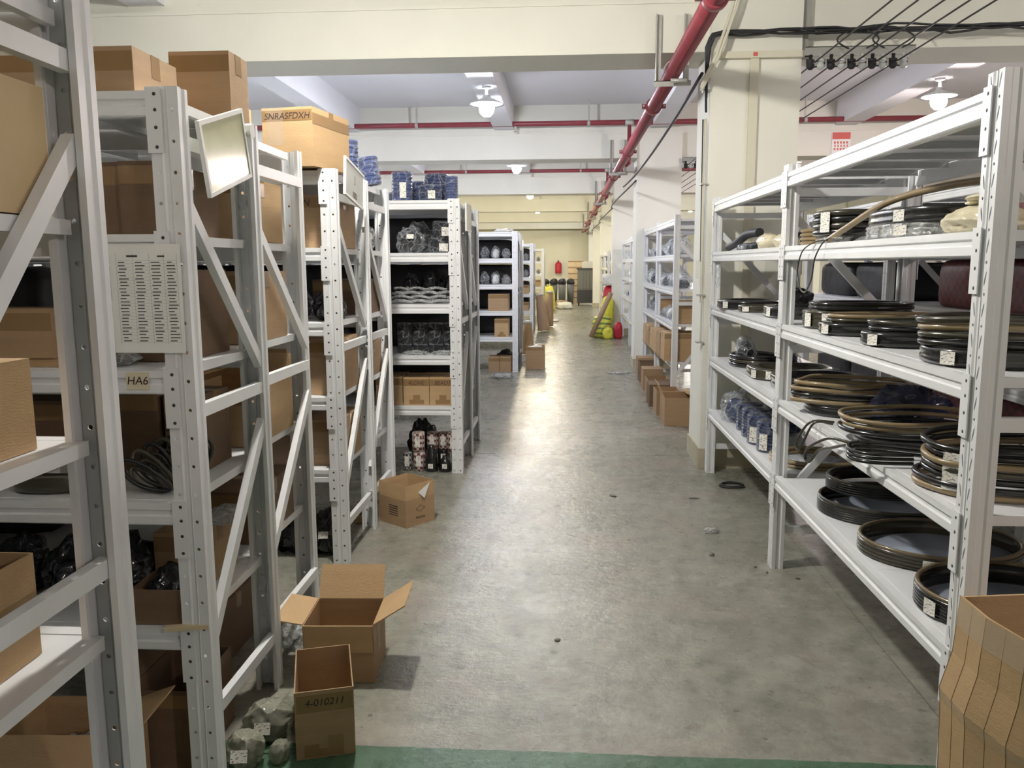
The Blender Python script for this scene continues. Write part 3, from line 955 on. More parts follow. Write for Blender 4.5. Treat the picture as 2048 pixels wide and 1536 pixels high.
def sack(label, x, y, z, rx, ry, rz_, m, seed, rot=(0, 0, 0), group=None, name='woven_sack', cat='sack', amp=0.22, tie=False, boxy=0.55):
    me = sit(blob_mesh(name, m, rx, ry, rz_, seed, amp, 1.6, ridged=True, flat=0.12, boxy=boxy))
    o = link(name, me)
    o.location = (x, y, z + 0.0008)
    o.rotation_euler = rot
    tag(o, label, cat, group)
    if tie:
        top = max(v.co.z for v in me.vertices)
        MB().lathe([(0, -0.03), (0.03, -0.02), (0.022, 0.0), (0.05, 0.05), (0, 0.06)], 10, (0, 0, top)).build('tied_neck', m, o)
    return o


def ring_stack(label, x, y, z, r, h, n, m='blue', wrap=True, lab=1, rot=(0, 0, 0), group=None, name='seal_ring_stack'):
    """n equal rings stacked as one shrink-wrapped bundle"""
    t = thing(name, label, 'ring stack', (x, y, z + 0.0008), group=group, rot=rot)
    p = h / n
    prof = [(r * 0.62, 0)]
    for i in range(n):
        zz = i * p
        prof += [(r * 0.91, zz + p * 0.04), (r, zz + p * 0.3), (r, zz + p * 0.7), (r * 0.91, zz + p * 0.96)]
    prof += [(r * 0.62, h), (r * 0.62, 0)]
    MB().lathe(prof, 26, smooth=False).build('rings', m, t)
    if wrap:
        me = MB().lathe([(0, -0.0005), (r * 1.02, -0.0005), (r * 1.03, h * 0.2), (r * 1.05, h * 0.5), (r * 1.03, h * 0.9), (r * 0.98, h * 1.03), (r * 0.4, h * 1.035), (0, h * 1.02)], 18, smooth=False).mesh('film_wrap', 'wrap')
        link('film_wrap', me, t)
    for k in range(lab):
        a0 = -PI / 2 + (0.25 if k == 0 else -0.9)
        mb = MB()
        hw = min(0.03, r * 0.3) / r
        pts = []
        for q in range(5):
            a = a0 - hw + 2 * hw * q / 4
            pts.append((math.cos(a) * r * 1.06, math.sin(a) * r * 1.06))
        out = [(u * 1.012, v * 1.012) for u, v in pts]
        mb.prism(pts + out[::-1], 'z', h * 0.08, h * 0.62)
        mb.build('label', 'label', t)
    return t


def loop_pts(rx, ry, z, n=48, wob=0.04, seed=0, ang=0.0, sag=None, lift=0.0, sq=2.0):
    out = []
    for k in range(n):
        a = 2 * PI * k / n
        f = 1 + wob * noise.noise(Vector((math.cos(a) * 1.3, math.sin(a) * 1.3, seed * 2.3)))
        ca, sa = math.cos(a), math.sin(a)
        px = rx * f * math.copysign(abs(ca) ** (2 / sq), ca)
        py = ry * f * math.copysign(abs(sa) ** (2 / sq), sa)
        X, Y = rot2(px, py, ang)
        zz = z + lift * (0.5 + 0.5 * noise.noise(Vector((ca, sa, seed * 1.1 + 9))))
        if sag:
            zz += sag(X, Y)
        out.append((X, Y, zz))
    return out


def rings(label, x, y, z, rx, ry, n=3, tube=0.011, mats=('blk',), wob=0.05, ang=0.0, seed=0, group=None, lift=0.0, sq=2.0, tall=1.0, lab=None, jit=0.01, disc=None, name='rubber_ring_bundle'):
    """a pile of large closed rubber rings lying flat; every ring a part"""
    t = thing(name, label, 'rubber rings', (x, y, z + 0.0008), ang, group)
    rnd = random.Random(seed * 13 + 5)
    for i in range(n):
        k = 1 + rnd.uniform(-jit, jit)
        zz = tube * tall + i * tube * tall * 1.96
        pts = loop_pts(rx * k, ry * k, zz, 48, wob, seed + i * 0.12, 0, None, lift * i / max(1, n), sq)
        pts = [(px + rnd.uniform(-1, 1) * 0.0, py, pz) for px, py, pz in pts]
        MB().tube(pts, tube, 8, closed=True, sq=tall).build('ring', mats[i % len(mats)], t)
    if disc:
        MB().lathe([(0, 0), (1, 0), (1, 0.003), (0, 0.003)], 40, rx=rx * 0.93, ry=ry * 0.93).build('inner_film', disc, t)
    H = n * tube * tall * 1.96
    if lab is not None:
        for a in lab:
            ca, sa = math.cos(R_(a)), math.sin(R_(a))
            o = MB().box((-0.028, 0, 0), (0.028, 0.001, max(0.02, H * 0.8))).build('label', 'label', t)
            o.location = (rx * 1.0 * ca + tube * 1.25 * ca, ry * sa + tube * 1.25 * sa, H * 0.12)
            o.rotation_euler = (0, 0, math.atan2(sa / ry, ca / rx) + PI / 2)
    return t


def seal_disc(label, x, y, z, rx, ry, h, m='blk', layers=3, ang=0.0, group=None, lab=(-100,), sq=2.6, inner=0.72, rim=None, disc=None):
    """thick wrapped oval coil: layered band with rounded edge, open middle"""
    t = thing('wrapped_seal_coil', label, 'rubber coil', (x, y, z + 0.0008), ang, group)
    p = h / layers
    N = 40
    mb = MB()
    ringsv = []
    prof = [(inner, 0)]
    for i in range(layers):
        prof += [(0.98, i * p + p * 0.08), (1.0, i * p + p * 0.4), (0.995, i * p + p * 0.8)]
    prof += [(0.975, h * 1.01), (inner + 0.02, h), (inner, h * 0.4), (inner, 0)]
    for r, zz in prof:
        row = []
        for k in range(N):
            a = 2 * PI * k / N
            ca, sa = math.cos(a), math.sin(a)
            row.append(mb.bm.verts.new((rx * r * math.copysign(abs(ca) ** (2 / sq), ca), ry * r * math.copysign(abs(sa) ** (2 / sq), sa), zz)))
        ringsv.append(row)
    for A, B in zip(ringsv, ringsv[1:]):
        for k in range(N):
            f = mb.bm.faces.new((A[k], A[(k + 1) % N], B[(k + 1) % N], B[k]))
            f.smooth = True
    mb.build('coil', m, t)
    if rim:
        P = []
        for k in range(N):
            a = 2 * PI * k / N
            ca, sa = math.cos(a), math.sin(a)
            P.append((rx * 0.965 * math.copysign(abs(ca) ** (2 / sq), ca), ry * 0.965 * math.copysign(abs(sa) ** (2 / sq), sa), h + 0.004))
        MB().tube(P, 0.0075, 8, closed=True).build('top_ring', rim, t)
    if disc:
        MB().lathe([(0, 0.001), (1, 0.001), (1, 0.003), (0, 0.003)], 40, rx=rx * 0.9, ry=ry * 0.9).build('inner_film', disc, t)
    for a in lab or ():
        ca, sa = math.cos(R_(a)), math.sin(R_(a))
        o = MB().box((-0.024, 0, 0), (0.024, 0.001, h * 0.75)).build('label', 'label', t)
        o.location = (rx * 1.02 * math.copysign(abs(ca) ** (2 / sq), ca), ry * 1.02 * math.copysign(abs(sa) ** (2 / sq), sa), h * 0.12)
        o.rotation_euler = (0, 0, R_(a) + PI / 2)
    return t


# ------------------------------------------------------------------ cartons on top of the left racks
TOP = 1.992
carton('flat wide carton with clear tape on top of the second left rack', -1.142, 2.20, TOP, 0.40, 0.25, 0.118, 0, 'card', corner='fr')
carton('flat carton at the left frame edge on top of second rack', -1.56, 2.20, TOP, 0.36, 0.3, 0.105, 0, 'card2', corner='fr')
carton('tall brown carton on the second left rack, behind the yellowish board', -1.058, 2.64, TOP + 0.009, 0.195, 0.15, 0.203, 0, 'card', corner='fr')
carton('carton with marker text half hidden behind the large taped carton', -1.27, 3.20, TOP, 0.26, 0.17, 0.165, 0, 'card2', corner='fr', text='RAP', tsize=0.05)
t = carton('large tan carton with scrawled text and broad tape on third left rack', -1.185, 3.92, TOP + 0.009, 0.262, 0.40, 0.272, R_(-10), 'card2', corner='fr', text='SNRASFDXH', tsize=0.042)
MB().box((0.131, -0.2, 0.195), (0.1318, 0.2, 0.245)).build('tape_strip', 'tape', t)
MB().box((-0.11, -0.2012, 0.10), (-0.02, -0.2003, 0.271)).build('tape_strip', 'tapec', t)

# inside the second rack (row with the paper list)
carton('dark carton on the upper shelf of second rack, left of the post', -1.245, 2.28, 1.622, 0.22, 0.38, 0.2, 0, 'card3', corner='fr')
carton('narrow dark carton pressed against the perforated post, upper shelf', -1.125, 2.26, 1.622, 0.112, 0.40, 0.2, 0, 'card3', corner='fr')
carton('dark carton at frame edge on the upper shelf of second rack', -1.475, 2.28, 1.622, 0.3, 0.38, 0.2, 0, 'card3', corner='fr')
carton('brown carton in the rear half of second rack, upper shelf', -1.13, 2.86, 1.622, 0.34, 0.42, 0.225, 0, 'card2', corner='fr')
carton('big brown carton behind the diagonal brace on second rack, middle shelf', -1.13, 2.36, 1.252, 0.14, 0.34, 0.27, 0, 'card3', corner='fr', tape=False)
carton('small carton lying at the far left on the middle shelf', -1.45, 2.235, 1.276, 0.25, 0.115, 0.14, 0, 'card', corner='fr')
carton('brown carton in the rear half of second rack, middle shelf', -1.135, 2.88, 1.252, 0.3, 0.42, 0.26, 0, 'card', corner='fr')
for i in range(5):
    o = MB().box((-0.19, -0.13, 0), (0.19, 0.13, 0.0045)).build('cardboard_sheet', 'card2')
    o.location = (-1.48 + 0.006 * (i % 3), 2.36 + 0.004 * i, 1.2518 + 0.0048 * i)
    tag(o, 'flat cardboard sheet under the small left carton, %s of the pile' % ('bottom', 'second from bottom', 'middle', 'second from top', 'top')[i], 'cardboard', 'flat cardboard sheets')
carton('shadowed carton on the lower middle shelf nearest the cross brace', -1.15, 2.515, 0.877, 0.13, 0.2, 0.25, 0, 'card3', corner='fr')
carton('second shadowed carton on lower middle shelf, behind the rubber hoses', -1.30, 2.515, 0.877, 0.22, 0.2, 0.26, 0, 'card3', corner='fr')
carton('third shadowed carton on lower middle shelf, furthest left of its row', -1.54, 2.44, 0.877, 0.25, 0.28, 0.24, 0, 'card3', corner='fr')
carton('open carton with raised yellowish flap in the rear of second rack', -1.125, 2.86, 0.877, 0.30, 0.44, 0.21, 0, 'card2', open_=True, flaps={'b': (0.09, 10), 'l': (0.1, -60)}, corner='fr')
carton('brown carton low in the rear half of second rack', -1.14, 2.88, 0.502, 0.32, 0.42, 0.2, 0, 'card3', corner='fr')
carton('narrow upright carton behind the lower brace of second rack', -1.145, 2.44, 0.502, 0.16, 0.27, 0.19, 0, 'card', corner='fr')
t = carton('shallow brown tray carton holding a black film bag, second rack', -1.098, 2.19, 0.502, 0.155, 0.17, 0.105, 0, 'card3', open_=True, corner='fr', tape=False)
bag('black shiny film bag heaped in the shallow tray carton', -1.176, 2.275, 0.512, 0.066, 0.07, 0.085, 3, 'filmd', None)
o = MB().box((-0.06, -0.011, 0), (0.06, 0.011, 0.012)).build('wood_slat', 'wood')
o.location = (-1.075, 2.165, 0.503); o.rotation_euler = (0, 0, R_(12))
tag(o, 'short pale wooden slat lying at the shelf edge before tray carton', 'slat')
# dark folded hoses
rnd = random.Random(4)
for i in range(8):
    th = R_(-62 + 13 * i)
    a_, b_ = 0.030 + 0.003 * i, 0.078 - 0.003 * i
    P = []
    for k in range(36):
        q = 2 * PI * k / 36
        u, v = a_ * math.cos(q), b_ * math.sin(q) * (1 + 0.25 * math.cos(q))
        P.append((u * math.cos(th) + v * math.sin(th), 0.006 * math.sin(2 * q), -u * math.sin(th) + v * math.cos(th)))
    zm = min(p[2] for p in P)
    t = thing('rubber_loop', 'black flat rubber loop in the leaning heap on second rack, %s' % ('frontmost', 'second', 'third', 'fourth', 'fifth', 'sixth', 'seventh', 'rearmost')[i], 'rubber loop', (-1.215 + 0.006 * i, 2.25 + 0.034 * i, 0.8775), group='leaning black rubber loops')
    MB().tube([(p[0], p[1], p[2] - zm + 0.0075) for p in P], 0.007, 8, closed=True).build('loop', 'olive' if i % 2 else 'blk', t)
    MB().tube([(p[0] * 0.72, p[1] + 0.012, (p[2] - zm) * 0.72 + 0.0075) for p in P], 0.006, 8, closed=True).build('inner_loop', 'olive', t)
seal_disc('round black tray coil on the lower middle shelf at far left', -1.525, 2.32, 0.877, 0.115, 0.1, 0.055, 'olive', 1, lab=None)
carton('small carton beside the round black coil, at far left', -1.34, 2.22, 0.877, 0.075, 0.12, 0.075, 0, 'card', corner='fr')
bag('dark glossy bag on second rack, middle shelf behind paper list', -1.3, 2.275, 1.252, 0.07, 0.07, 0.03, 8, 'filmw', 'blk')
for i, xx in enumerate((-1.74, -1.56, -1.38)):
    bag('black film bag on the low shelf of second rack, %s' % ('furthest left', 'in the middle', 'nearest the tray carton')[i], xx, 2.42, 0.502, 0.085, 0.12, 0.11, 20 + i, 'filmd', None)
bag('white crumpled film bag on top of the narrow upright carton', -1.13, 2.58, 0.694, 0.055, 0.09, 0.028, 31, 'filmw', None)
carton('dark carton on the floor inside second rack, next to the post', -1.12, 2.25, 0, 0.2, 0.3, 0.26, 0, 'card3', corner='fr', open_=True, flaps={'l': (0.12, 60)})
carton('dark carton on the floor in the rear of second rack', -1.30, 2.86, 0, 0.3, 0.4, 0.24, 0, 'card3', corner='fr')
t = carton('open tan carton at bottom left corner with clear bag inside', -1.24, 2.02, 0, 0.31, 0.21, 0.255, R_(3), 'card2', open_=True, corner='fr', flaps={'r': (0.10, 70), 'l': (0.10, 65), 'f': (0.12, 120)})
bag('clear plastic bag inside the open bottom left carton', -1.385, 2.13, 0.01, 0.085, 0.06, 0.11, 12, 'filmw', None)

# nearest rack
t = carton('pale kraft carton on the upper shelf of the nearest rack', -0.917, 0.96, 1.623, 0.3, 0.485, 0.222, 0, 'cardy', corner='fr', tape=False)
carton('brown carton on the middle shelf of nearest rack, frame edge', -0.968, 1.0, 1.202, 0.3, 0.42, 0.168, 0, 'card2', corner='fr', tape=False)
carton('open brown carton on the lower shelf of nearest rack', -0.995, 1.0, 0.802, 0.3, 0.42, 0.2, 0, 'card2', open_=True, corner='fr', tape=False)

# third rack
def sh(base, n):
    return ['top', 'upper', 'middle', 'lower middle', 'low'][n]


carton('scribbled carton on the upper shelf of the third left rack', -1.15, 4.10, 1.622, 0.34, 0.42, 0.26, 0, 'card', corner='fr', text='DAN', tsize=0.045)
carton('brown carton deeper left on upper shelf of third rack', -1.50, 4.10, 1.622, 0.3, 0.42, 0.22, 0, 'card', corner='fr')
carton('brown carton on the lower middle shelf of third left rack', -1.15, 4.08, 0.877, 0.36, 0.42, 0.28, 0, 'card', corner='fr')
carton('brown carton left of another, lower middle shelf, third rack', -1.53, 4.08, 0.877, 0.34, 0.42, 0.26, 0, 'card', corner='fr')
carton('dark brown carton on the low shelf of third left rack', -1.15, 4.10, 0.502, 0.25, 0.42, 0.24, 0, 'card', corner='fr')
carton('plain brown carton on low shelf, left of the dark one', -1.41, 4.10, 0.502, 0.25, 0.42, 0.22, 0, 'card3', corner='fr')
carton('taped carton on low shelf of third rack, furthest left', -1.68, 4.10, 0.502, 0.26, 0.42, 0.23, 0, 'card3', corner='fr')
for i in range(4):
    bag('black wrapped bundle on the middle shelf of third rack, %s from aisle' % ('first', 'second', 'third', 'fourth')[i], -1.24 - 0.17 * i, 4.3, 1.252, 0.085, 0.17, 0.09, 40 + i, ('filmd', 'film')[i % 2], 'blk')
for i in range(3):
    bag('dark bag on the floor under third rack, %s' % ('nearest the aisle post', 'in the middle', 'furthest left')[i], -1.27 - 0.2 * i, 4.25, 0, 0.1, 0.15, 0.13, 50 + i, 'filmd', None, lab=(i == 0))
bag('clear bag of pale parts in the rear of third rack, upper shelf', -1.19, 4.85, 1.622, 0.08, 0.13, 0.1, 60, 'film', 'white')
carton('brown carton in the rear of third rack, middle shelf', -1.15, 4.68, 1.252, 0.3, 0.4, 0.2, 0, 'card3', corner='fr')
carton('brown carton in the rear of third rack, lower middle shelf', -1.15, 4.68, 0.877, 0.3, 0.4, 0.2, 0, 'card', corner='fr')
bag('dark bag in the rear of third rack, low shelf', -1.26, 4.85, 0.502, 0.1, 0.15, 0.1, 61, 'filmd', None)
carton('small pale carton on the floor in the rear of third rack', -1.15, 4.7, 0, 0.1, 0.12, 0.11, 0, 'cardy', corner='fr')
ring_stack('tall blue wrapped ring stack on third rack behind the taped carton', -1.195, 4.62, TOP + 0.009, 0.05, 0.215, 9, 'blue', lab=0)
ring_stack('tilted blue wrapped ring stack on the rear end of third rack', -1.165, 5.02, TOP + 0.02, 0.062, 0.165, 7, 'blue', lab=0, rot=(0, R_(-9), 0))

# fourth rack
G = 'blue ring stacks on the fourth rack'
ring_stack('blue wrapped ring stack with white label, leftmost on fourth rack', -1.17, 5.99, TOP, 0.074, 0.20, 8, 'blue', group=G)
ring_stack('short dark blue ring stack with label at centre, fourth rack top', -0.965, 5.985, TOP, 0.083, 0.105, 5, 'navy', group=G)
ring_stack('tall dark blue ring stack behind the short one, fourth rack top', -0.945, 6.17, TOP, 0.095, 0.20, 8, 'navy', lab=0, group=G)
ring_stack('slim blue ring stack next to the post, fourth rack top', -0.815, 6.02, TOP, 0.045, 0.17, 9, 'blue', lab=0, group=G)
ring_stack('small dark blue ring stack at the left post of fourth rack', -1.255, 6.18, TOP, 0.055, 0.075, 4, 'navy', lab=0)
ring_stack('blue ring stack between the others at back, fourth rack top', -1.105, 6.27, TOP, 0.06, 0.16, 7, 'navy', lab=0)
ring_stack('wide black ring stack with label on upper shelf, fourth rack', -0.90, 6.075, 1.622, 0.10, 0.105, 7, 'blk', group='black ring stacks')
ring_stack('black ring stack on top of the wide labelled ring stack', -0.885, 6.08, 1.733, 0.082, 0.115, 6, 'blk', group='black ring stacks')
bag('clear shiny bag of black rings with label, upper shelf, fourth rack', -1.12, 6.03, 1.622, 0.11, 0.09, 0.115, 70, 'film', 'blk', lab=True)
bag('second shiny bag of black rings behind, upper shelf, fourth rack', -1.1, 6.27, 1.622, 0.11, 0.09, 0.14, 71, 'film', 'blk')
bag('clear bag behind the black ring stacks on fourth rack', -0.89, 6.3, 1.622, 0.09, 0.08, 0.13, 72, 'filmd', None)
def wavy_strip(label, x0, x1, y, z, r, sq, m, seed, name, cat, group=None, ay=0.05, az=0.02):
    P = []
    for k in range(34):
        u = k / 33
        P.append((x0 + (x1 - x0) * u, y + ay * math.sin(u * 7 + seed * 1.9), z + abs(az * math.sin(u * 9 + seed))))
    o = MB().tube(P, r, 10, sq=sq).build(name, m)
    return tag(o, label, cat, group)


for i in range(8):
    wavy_strip('clear film tube in the tangled heap, middle shelf of fourth rack, %s' % ('front bottom', 'middle bottom', 'rear bottom', 'front second layer', 'rear second layer', 'front third layer', 'rear third layer', 'top')[i],
               -1.285 + 0.02 * (i % 3), -0.84 - 0.03 * (i % 2), (5.99, 6.06, 6.13, 6.02, 6.10, 6.04, 6.11, 6.07)[i], 1.252 + (0.012, 0.012, 0.012, 0.041, 0.041, 0.071, 0.071, 0.101)[i], 0.024, 0.42, 'filmw', i, 'film_tube', 'film tube', 'tangled film tubes', ay=0.010, az=0.014)
for i in range(3):
    bag('black wrapped pack on middle shelf behind film tubing, %s' % ('left', 'centre', 'right')[i], -1.17 + 0.145 * i, 6.25, 1.252, 0.07, 0.08, 0.13, 90 + i, 'filmd', None)
for i in range(4):
    ring_stack('black wrapped cylinder on lower middle shelf, fourth rack, %s' % ('leftmost', 'second from left', 'second from right', 'rightmost')[i], -1.2 + 0.118 * i, 6.12, 0.877, 0.056, 0.22, 12, 'blk', lab=0)
for i in range(2):
    bag('crumpled film scrap lying before black cylinders, %s' % ('left', 'right')[i], -1.1 + 0.21 * i, 5.995, 0.877, 0.1, 0.04, 0.02, 96 + i, 'filmw', None, amp=0.5)
carton('carton marked with dark text, left of the pair on low shelf', -0.999, 5.965, 0.502, 0.192, 0.3, 0.205, 0, 'card2', corner='fr', text='4LONE', tsize=0.04, tfoot=True)
carton('carton marked with dark text, right of the pair on low shelf', -0.803, 5.965, 0.502, 0.192, 0.3, 0.205, 0, 'card2', corner='fr', text='BEAD7', tsize=0.04, tfoot=True)
carton('carton mostly hidden behind the rear post of third rack', -1.198, 5.965, 0.502, 0.2, 0.3, 0.21, 0, 'card2', corner='fr')
for i in range(2):
    bag('dark film bag on the low shelf behind the marked cartons, %s' % ('left', 'right')[i], -1.07 + 0.2 * i, 6.36, 0.502, 0.09, 0.07, 0.12, 100 + i, 'filmd', None)


def roll(label, x, y, z, r, h, m, g):
    t = thing('patterned_roll', label, 'roll', (x, y, z + 0.0008), group=g)
    MB().lathe([(0, 0), (r * 0.9, 0), (r, 0.006), (r, h - 0.006), (r * 0.9, h), (0, h)], 20).build('roll_body', m, t)
    MB().prism([(-0.018, -r - 0.002), (0.018, -r - 0.002), (0.018, -r - 0.0005), (-0.018, -r - 0.0005)], 'z', h * 0.25, h * 0.8).build('label', 'label', t)
    return t


LG = 'lattice printed rolls'
roll('white and maroon lattice roll standing on floor, bottom of its stack', -1.085, 5.99, 0, 0.045, 0.145, 'lattice', LG)
roll('labelled lattice roll on top of the floor-standing lattice roll', -1.09, 5.99, 0.148, 0.048, 0.145, 'lattice', LG)
roll('small dark lattice roll left of the stacked rolls', -1.175, 5.99, 0, 0.035, 0.14, 'lattice2', LG)
roll('black cylinder under the middle lattice roll', -1.02, 6.1, 0, 0.05, 0.14, 'blk', None)
roll('middle lattice roll resting behind the black bottle', -1.0, 6.1, 0.142, 0.045, 0.13, 'lattice', LG)
roll('lattice roll leaning behind bottle, right of the middle roll', -0.915, 6.1, 0.142, 0.04, 0.13, 'lattice', LG)
roll('black cylinder under the right lattice roll', -0.915, 6.1, 0, 0.048, 0.14, 'blk', None)
roll('large lattice roll nearest the perforated post', -0.835, 6.05, 0.125, 0.047, 0.155, 'lattice', LG)
for lb, bx in (('black glossy bottle on the floor before the lattice rolls', -0.99), ('black bottle with white label beside the perforated post', -0.885)):
    t = thing('black_bottle', lb, 'bottle', (bx, 5.965, 0.0008))
    hh = 0.2 if bx < -0.9 else 0.115
    MB().lathe([(0, 0), (0.045, 0), (0.05, 0.01), (0.049, hh * 0.5), (0.038, hh * 0.75), (0.022, hh * 0.9), (0.022, hh), (0, hh)], 20).build('bottle_body', 'blk', t)
    MB().box((-0.018, -0.0525, 0.03), (0.018, -0.0505, 0.065)).build('label', 'label', t)
bag('black film bag on the floor behind the lattice rolls', -1.1, 6.27, 0, 0.13, 0.09, 0.2, 104, 'filmd', None)

# fifth and later left racks
D5 = [('fifth', -1.13, 8.83), ('sixth', -0.74, 11.78), ('seventh', -0.88, 14.98), ('eighth', -0.77, 18.48), ('farthest', -0.68, 24.6)]
k_ = 0
rk = random.Random(11)
for nm, xr, yf in D5:
    for li, z in enumerate((1.622, 1.252, 0.877, 0.502)):
        for j, pos in enumerate(('nearest aisle', 'second from aisle', 'third from aisle')):
            k_ += 1
            xx = xr - 0.10 - 0.155 * j
            ln = ('upper', 'middle', 'lower middle', 'low')[li]
            if nm == 'sixth' and li >= 2:
                continue
            if li < 2 or (k_ % 3 == 0):
                bag('%s of dark parts, %s shelf of %s left rack, %s' % (('clear bag', 'shiny film bag')[k_ % 2], ln, nm, pos), xx, yf + 0.17, z, 0.07, 0.11, 0.08 + 0.03 * rk.random(), 110 + k_, 'film', ('blk', 'grey', 'white')[k_ % 3])
            else:
                carton('brown carton, %s shelf of %s left rack, %s' % (ln, nm, pos), xx, yf + 0.2, z, 0.14, 0.26, 0.16 + 0.04 * rk.random(), 0, ('card', 'card2', 'card3')[k_ % 3])
for nm, xr, yf in D5[:3]:
    bag('white plastic wrap heaped on top of the %s left rack' % nm, xr - 0.14, yf + 0.2, TOP, 0.15, 0.17, 0.035, 160 + int(yf), 'white', None, amp=0.5, name='plastic_wrap')
carton('taped carton with a side label, lower middle shelf, sixth rack', -0.80, 11.75, 0.877, 0.29, 0.3, 0.24, 0, 'card', corner='fr')
carton('small square carton alone on the low shelf, sixth rack', -0.80, 11.75, 0.502, 0.2, 0.3, 0.26, 0, 'card2', corner='fr', tfoot=True)
carton('left of two cartons on the floor of the sixth rack', -0.93, 11.75, 0, 0.16, 0.3, 0.21, 0, 'card', corner='fr')
carton('right of two cartons on the floor of the sixth rack', -0.765, 11.75, 0, 0.16, 0.3, 0.21, 0, 'card', corner='fr')
bag('black bag on the floor behind the two cartons, sixth rack', -0.87, 12.16, 0, 0.15, 0.08, 0.17, 170, 'filmd', None)

# dark blocks added to darken the deeper shelves and stop light showing through
_filler = sit(blob_mesh('shade_filler', 'filler', 0.44, 0.17, 0.165, 77, 0.05, 1.4, ridged=False, flat=0.1, boxy=0.1))
_filler_wide = sit(blob_mesh('shade_filler', 'filler', 0.44, 0.25, 0.165, 78, 0.05, 1.4, ridged=False, flat=0.1, boxy=0.1))
LN = {1.622: 'upper', 1.252: 'middle', 0.877: 'lower middle', 0.502: 'low', 0.0: 'floor'}


def filler(rack, x, y, z, pos, me=None, rz=0.0):
    o = link('shade_filler', me or _filler)
    o.location = (x, y, z + 0.001)
    o.rotation_euler = (0, 0, rz)
    tag(o, 'added dark bale, %s level of %s, %s' % (LN.get(z, 'upper'), rack, pos), 'filler', 'added dark fillers deep in the racks')


for nm, xr, yr in (('fourth left rack', -0.81, 6.78), ('fifth left rack', -1.16, 9.65), ('sixth left rack', -0.74, 12.6), ('seventh left rack', -0.88, 15.8), ('eighth left rack', -0.77, 19.3)):
    for z in (1.622, 1.252, 0.877, 0.502):
        for j in range(4):
            if j == 1 and xr > -0.9:
                pass
            xx = xr - 0.46 - (0.9 * j if j < 2 else 0.9 * j + 0.18)
            filler(nm, xx, yr, z, ('at the aisle', 'second in', 'third in', 'deepest')[j])
for nm, yr, xs in (('third left rack', 4.87, (-2.08, -3.66, -4.6)), ('second left rack', 3.10, (-2.4, -3.66, -4.6))):
    for z in (1.622, 1.252, 0.877, 0.502):
        for j in range(3):
            filler(nm, xs[j], yr, z, ('first from the cartons', 'second', 'deepest')[j])

# ------------------------------------------------------------------ cartons standing on the floor
t = carton('open carton with raised flaps on the floor, behind the numbered carton', -0.695, 2.815, 0, 0.262, 0.25, 0.222, R_(3), 'card', open_=True, corner='fr',
           flaps={'b': (0.135, 30), 'r': (0.14, 58), 'l': (0.108, 80), 'f': (0.10, 176)}, tape=False)
MB().box((0.1325, -0.05, 0.08), (0.1333, 0.0, 0.21)).build('tape_strip', 'tapec', t)
t = carton('open flapless carton with handwritten number on the green strip', -0.655, 2.375, 0, 0.182, 0.30, 0.225, R_(17), 'card', open_=True, corner='fr', text='4-010211', tsize=0.032, tape=False)
MB().box((-0.085, -0.1507, 0.155), (0.088, -0.15, 0.212)).build('tape_strip', 'tape', t)
MB().box((-0.066, -0.1507, 0.004), (-0.02, -0.15, 0.046)).box((0.008, -0.1507, 0.004), (0.055, -0.15, 0.072)).box((-0.02, -0.1507, 0.004), (0.008, -0.15, 0.03)).build('tape_strip', 'tape', t)
cx_, cy_ = -0.922, 4.60
dx, dy = rot2(0.115, 0.12, R_(52))
t = carton('open printed carton with torn label by the third left rack', cx_ + dx, cy_ + dy, 0, 0.23, 0.24, 0.165, R_(52), 'card', open_=True,
           flaps={'f': (0.085, -4), 'l': (0.085, -5), 'b': (0.085, 3), 'r': (0.085, 2)}, tape=False)
o = MB().prism([(-0.02, 0.03), (0.075, 0.075), (0.03, -0.015)], 'y', -0.1218, -0.121).build('torn_label', 'paper', t)
o.location = (0.0, -0.004, 0.17)
mb = MB()
for a in range(4):
    a0, a1 = a * PI / 2, (a + 1) * PI / 2
    mb.bar((0.035 * math.cos(a0), -0.1206, 0.10 + 0.02 * math.sin(a0)), (0.035 * math.cos(a1), -0.1206, 0.10 + 0.02 * math.sin(a1)), 0.002, 0.001)
mb.build('printed_emblem', 'ink', t)
text_mesh('FRAGILE', 0.02, 'ink', t, (0, -0.1206, 0.045), (PI / 2, 0, 0), 'printed_text', 0)
mb = MB()
for i in range(5):
    mb.box((-0.1158, -0.05, 0.06 + i * 0.014), (-0.1152, 0.03, 0.065 + i * 0.014))
mb.build('printed_lines', 'ink', t)
carton('open carton with crumpled paper on the aisle floor by sixth rack', -0.43, 12.22, 0, 0.28, 0.34, 0.33, 0, 'card', open_=True)
bag('white crumpled paper sticking out of the far aisle carton', -0.43, 12.2, 0.21, 0.11, 0.13, 0.085, 175, 'white', None, amp=0.5)
bag('flattened clear plastic wrap on floor before the sixth rack', -0.86, 11.15, 0, 0.17, 0.22, 0.035, 176, 'filmw', None, amp=0.55, name='plastic_wrap')
bag('grey green bag with white tag on floor beside numbered carton', -0.965, 2.465, 0, 0.088, 0.08, 0.07, 180, 'filmg', 'grey', lab=True, amp=0.16)
bag('smaller knotted bag with tags in front at the rack foot', -0.985, 2.305, 0, 0.065, 0.058, 0.06, 181, 'filmg', 'olive', lab=True, amp=0.16)
bag('dark ended bag between the two tagged bags on floor', -0.885, 2.33, 0, 0.032, 0.045, 0.035, 182, 'filmg', 'blkm', amp=0.15)
bag('thin knotted bag end pointing to the open flap carton', -0.945, 2.62, 0, 0.035, 0.08, 0.035, 183, 'filmg', None, amp=0.2)
bag('cloudy film lying under the lower brace of second rack', -1.08, 3.15, 0, 0.12, 0.12, 0.05, 184, 'filmw', None, amp=0.5, name='plastic_wrap')

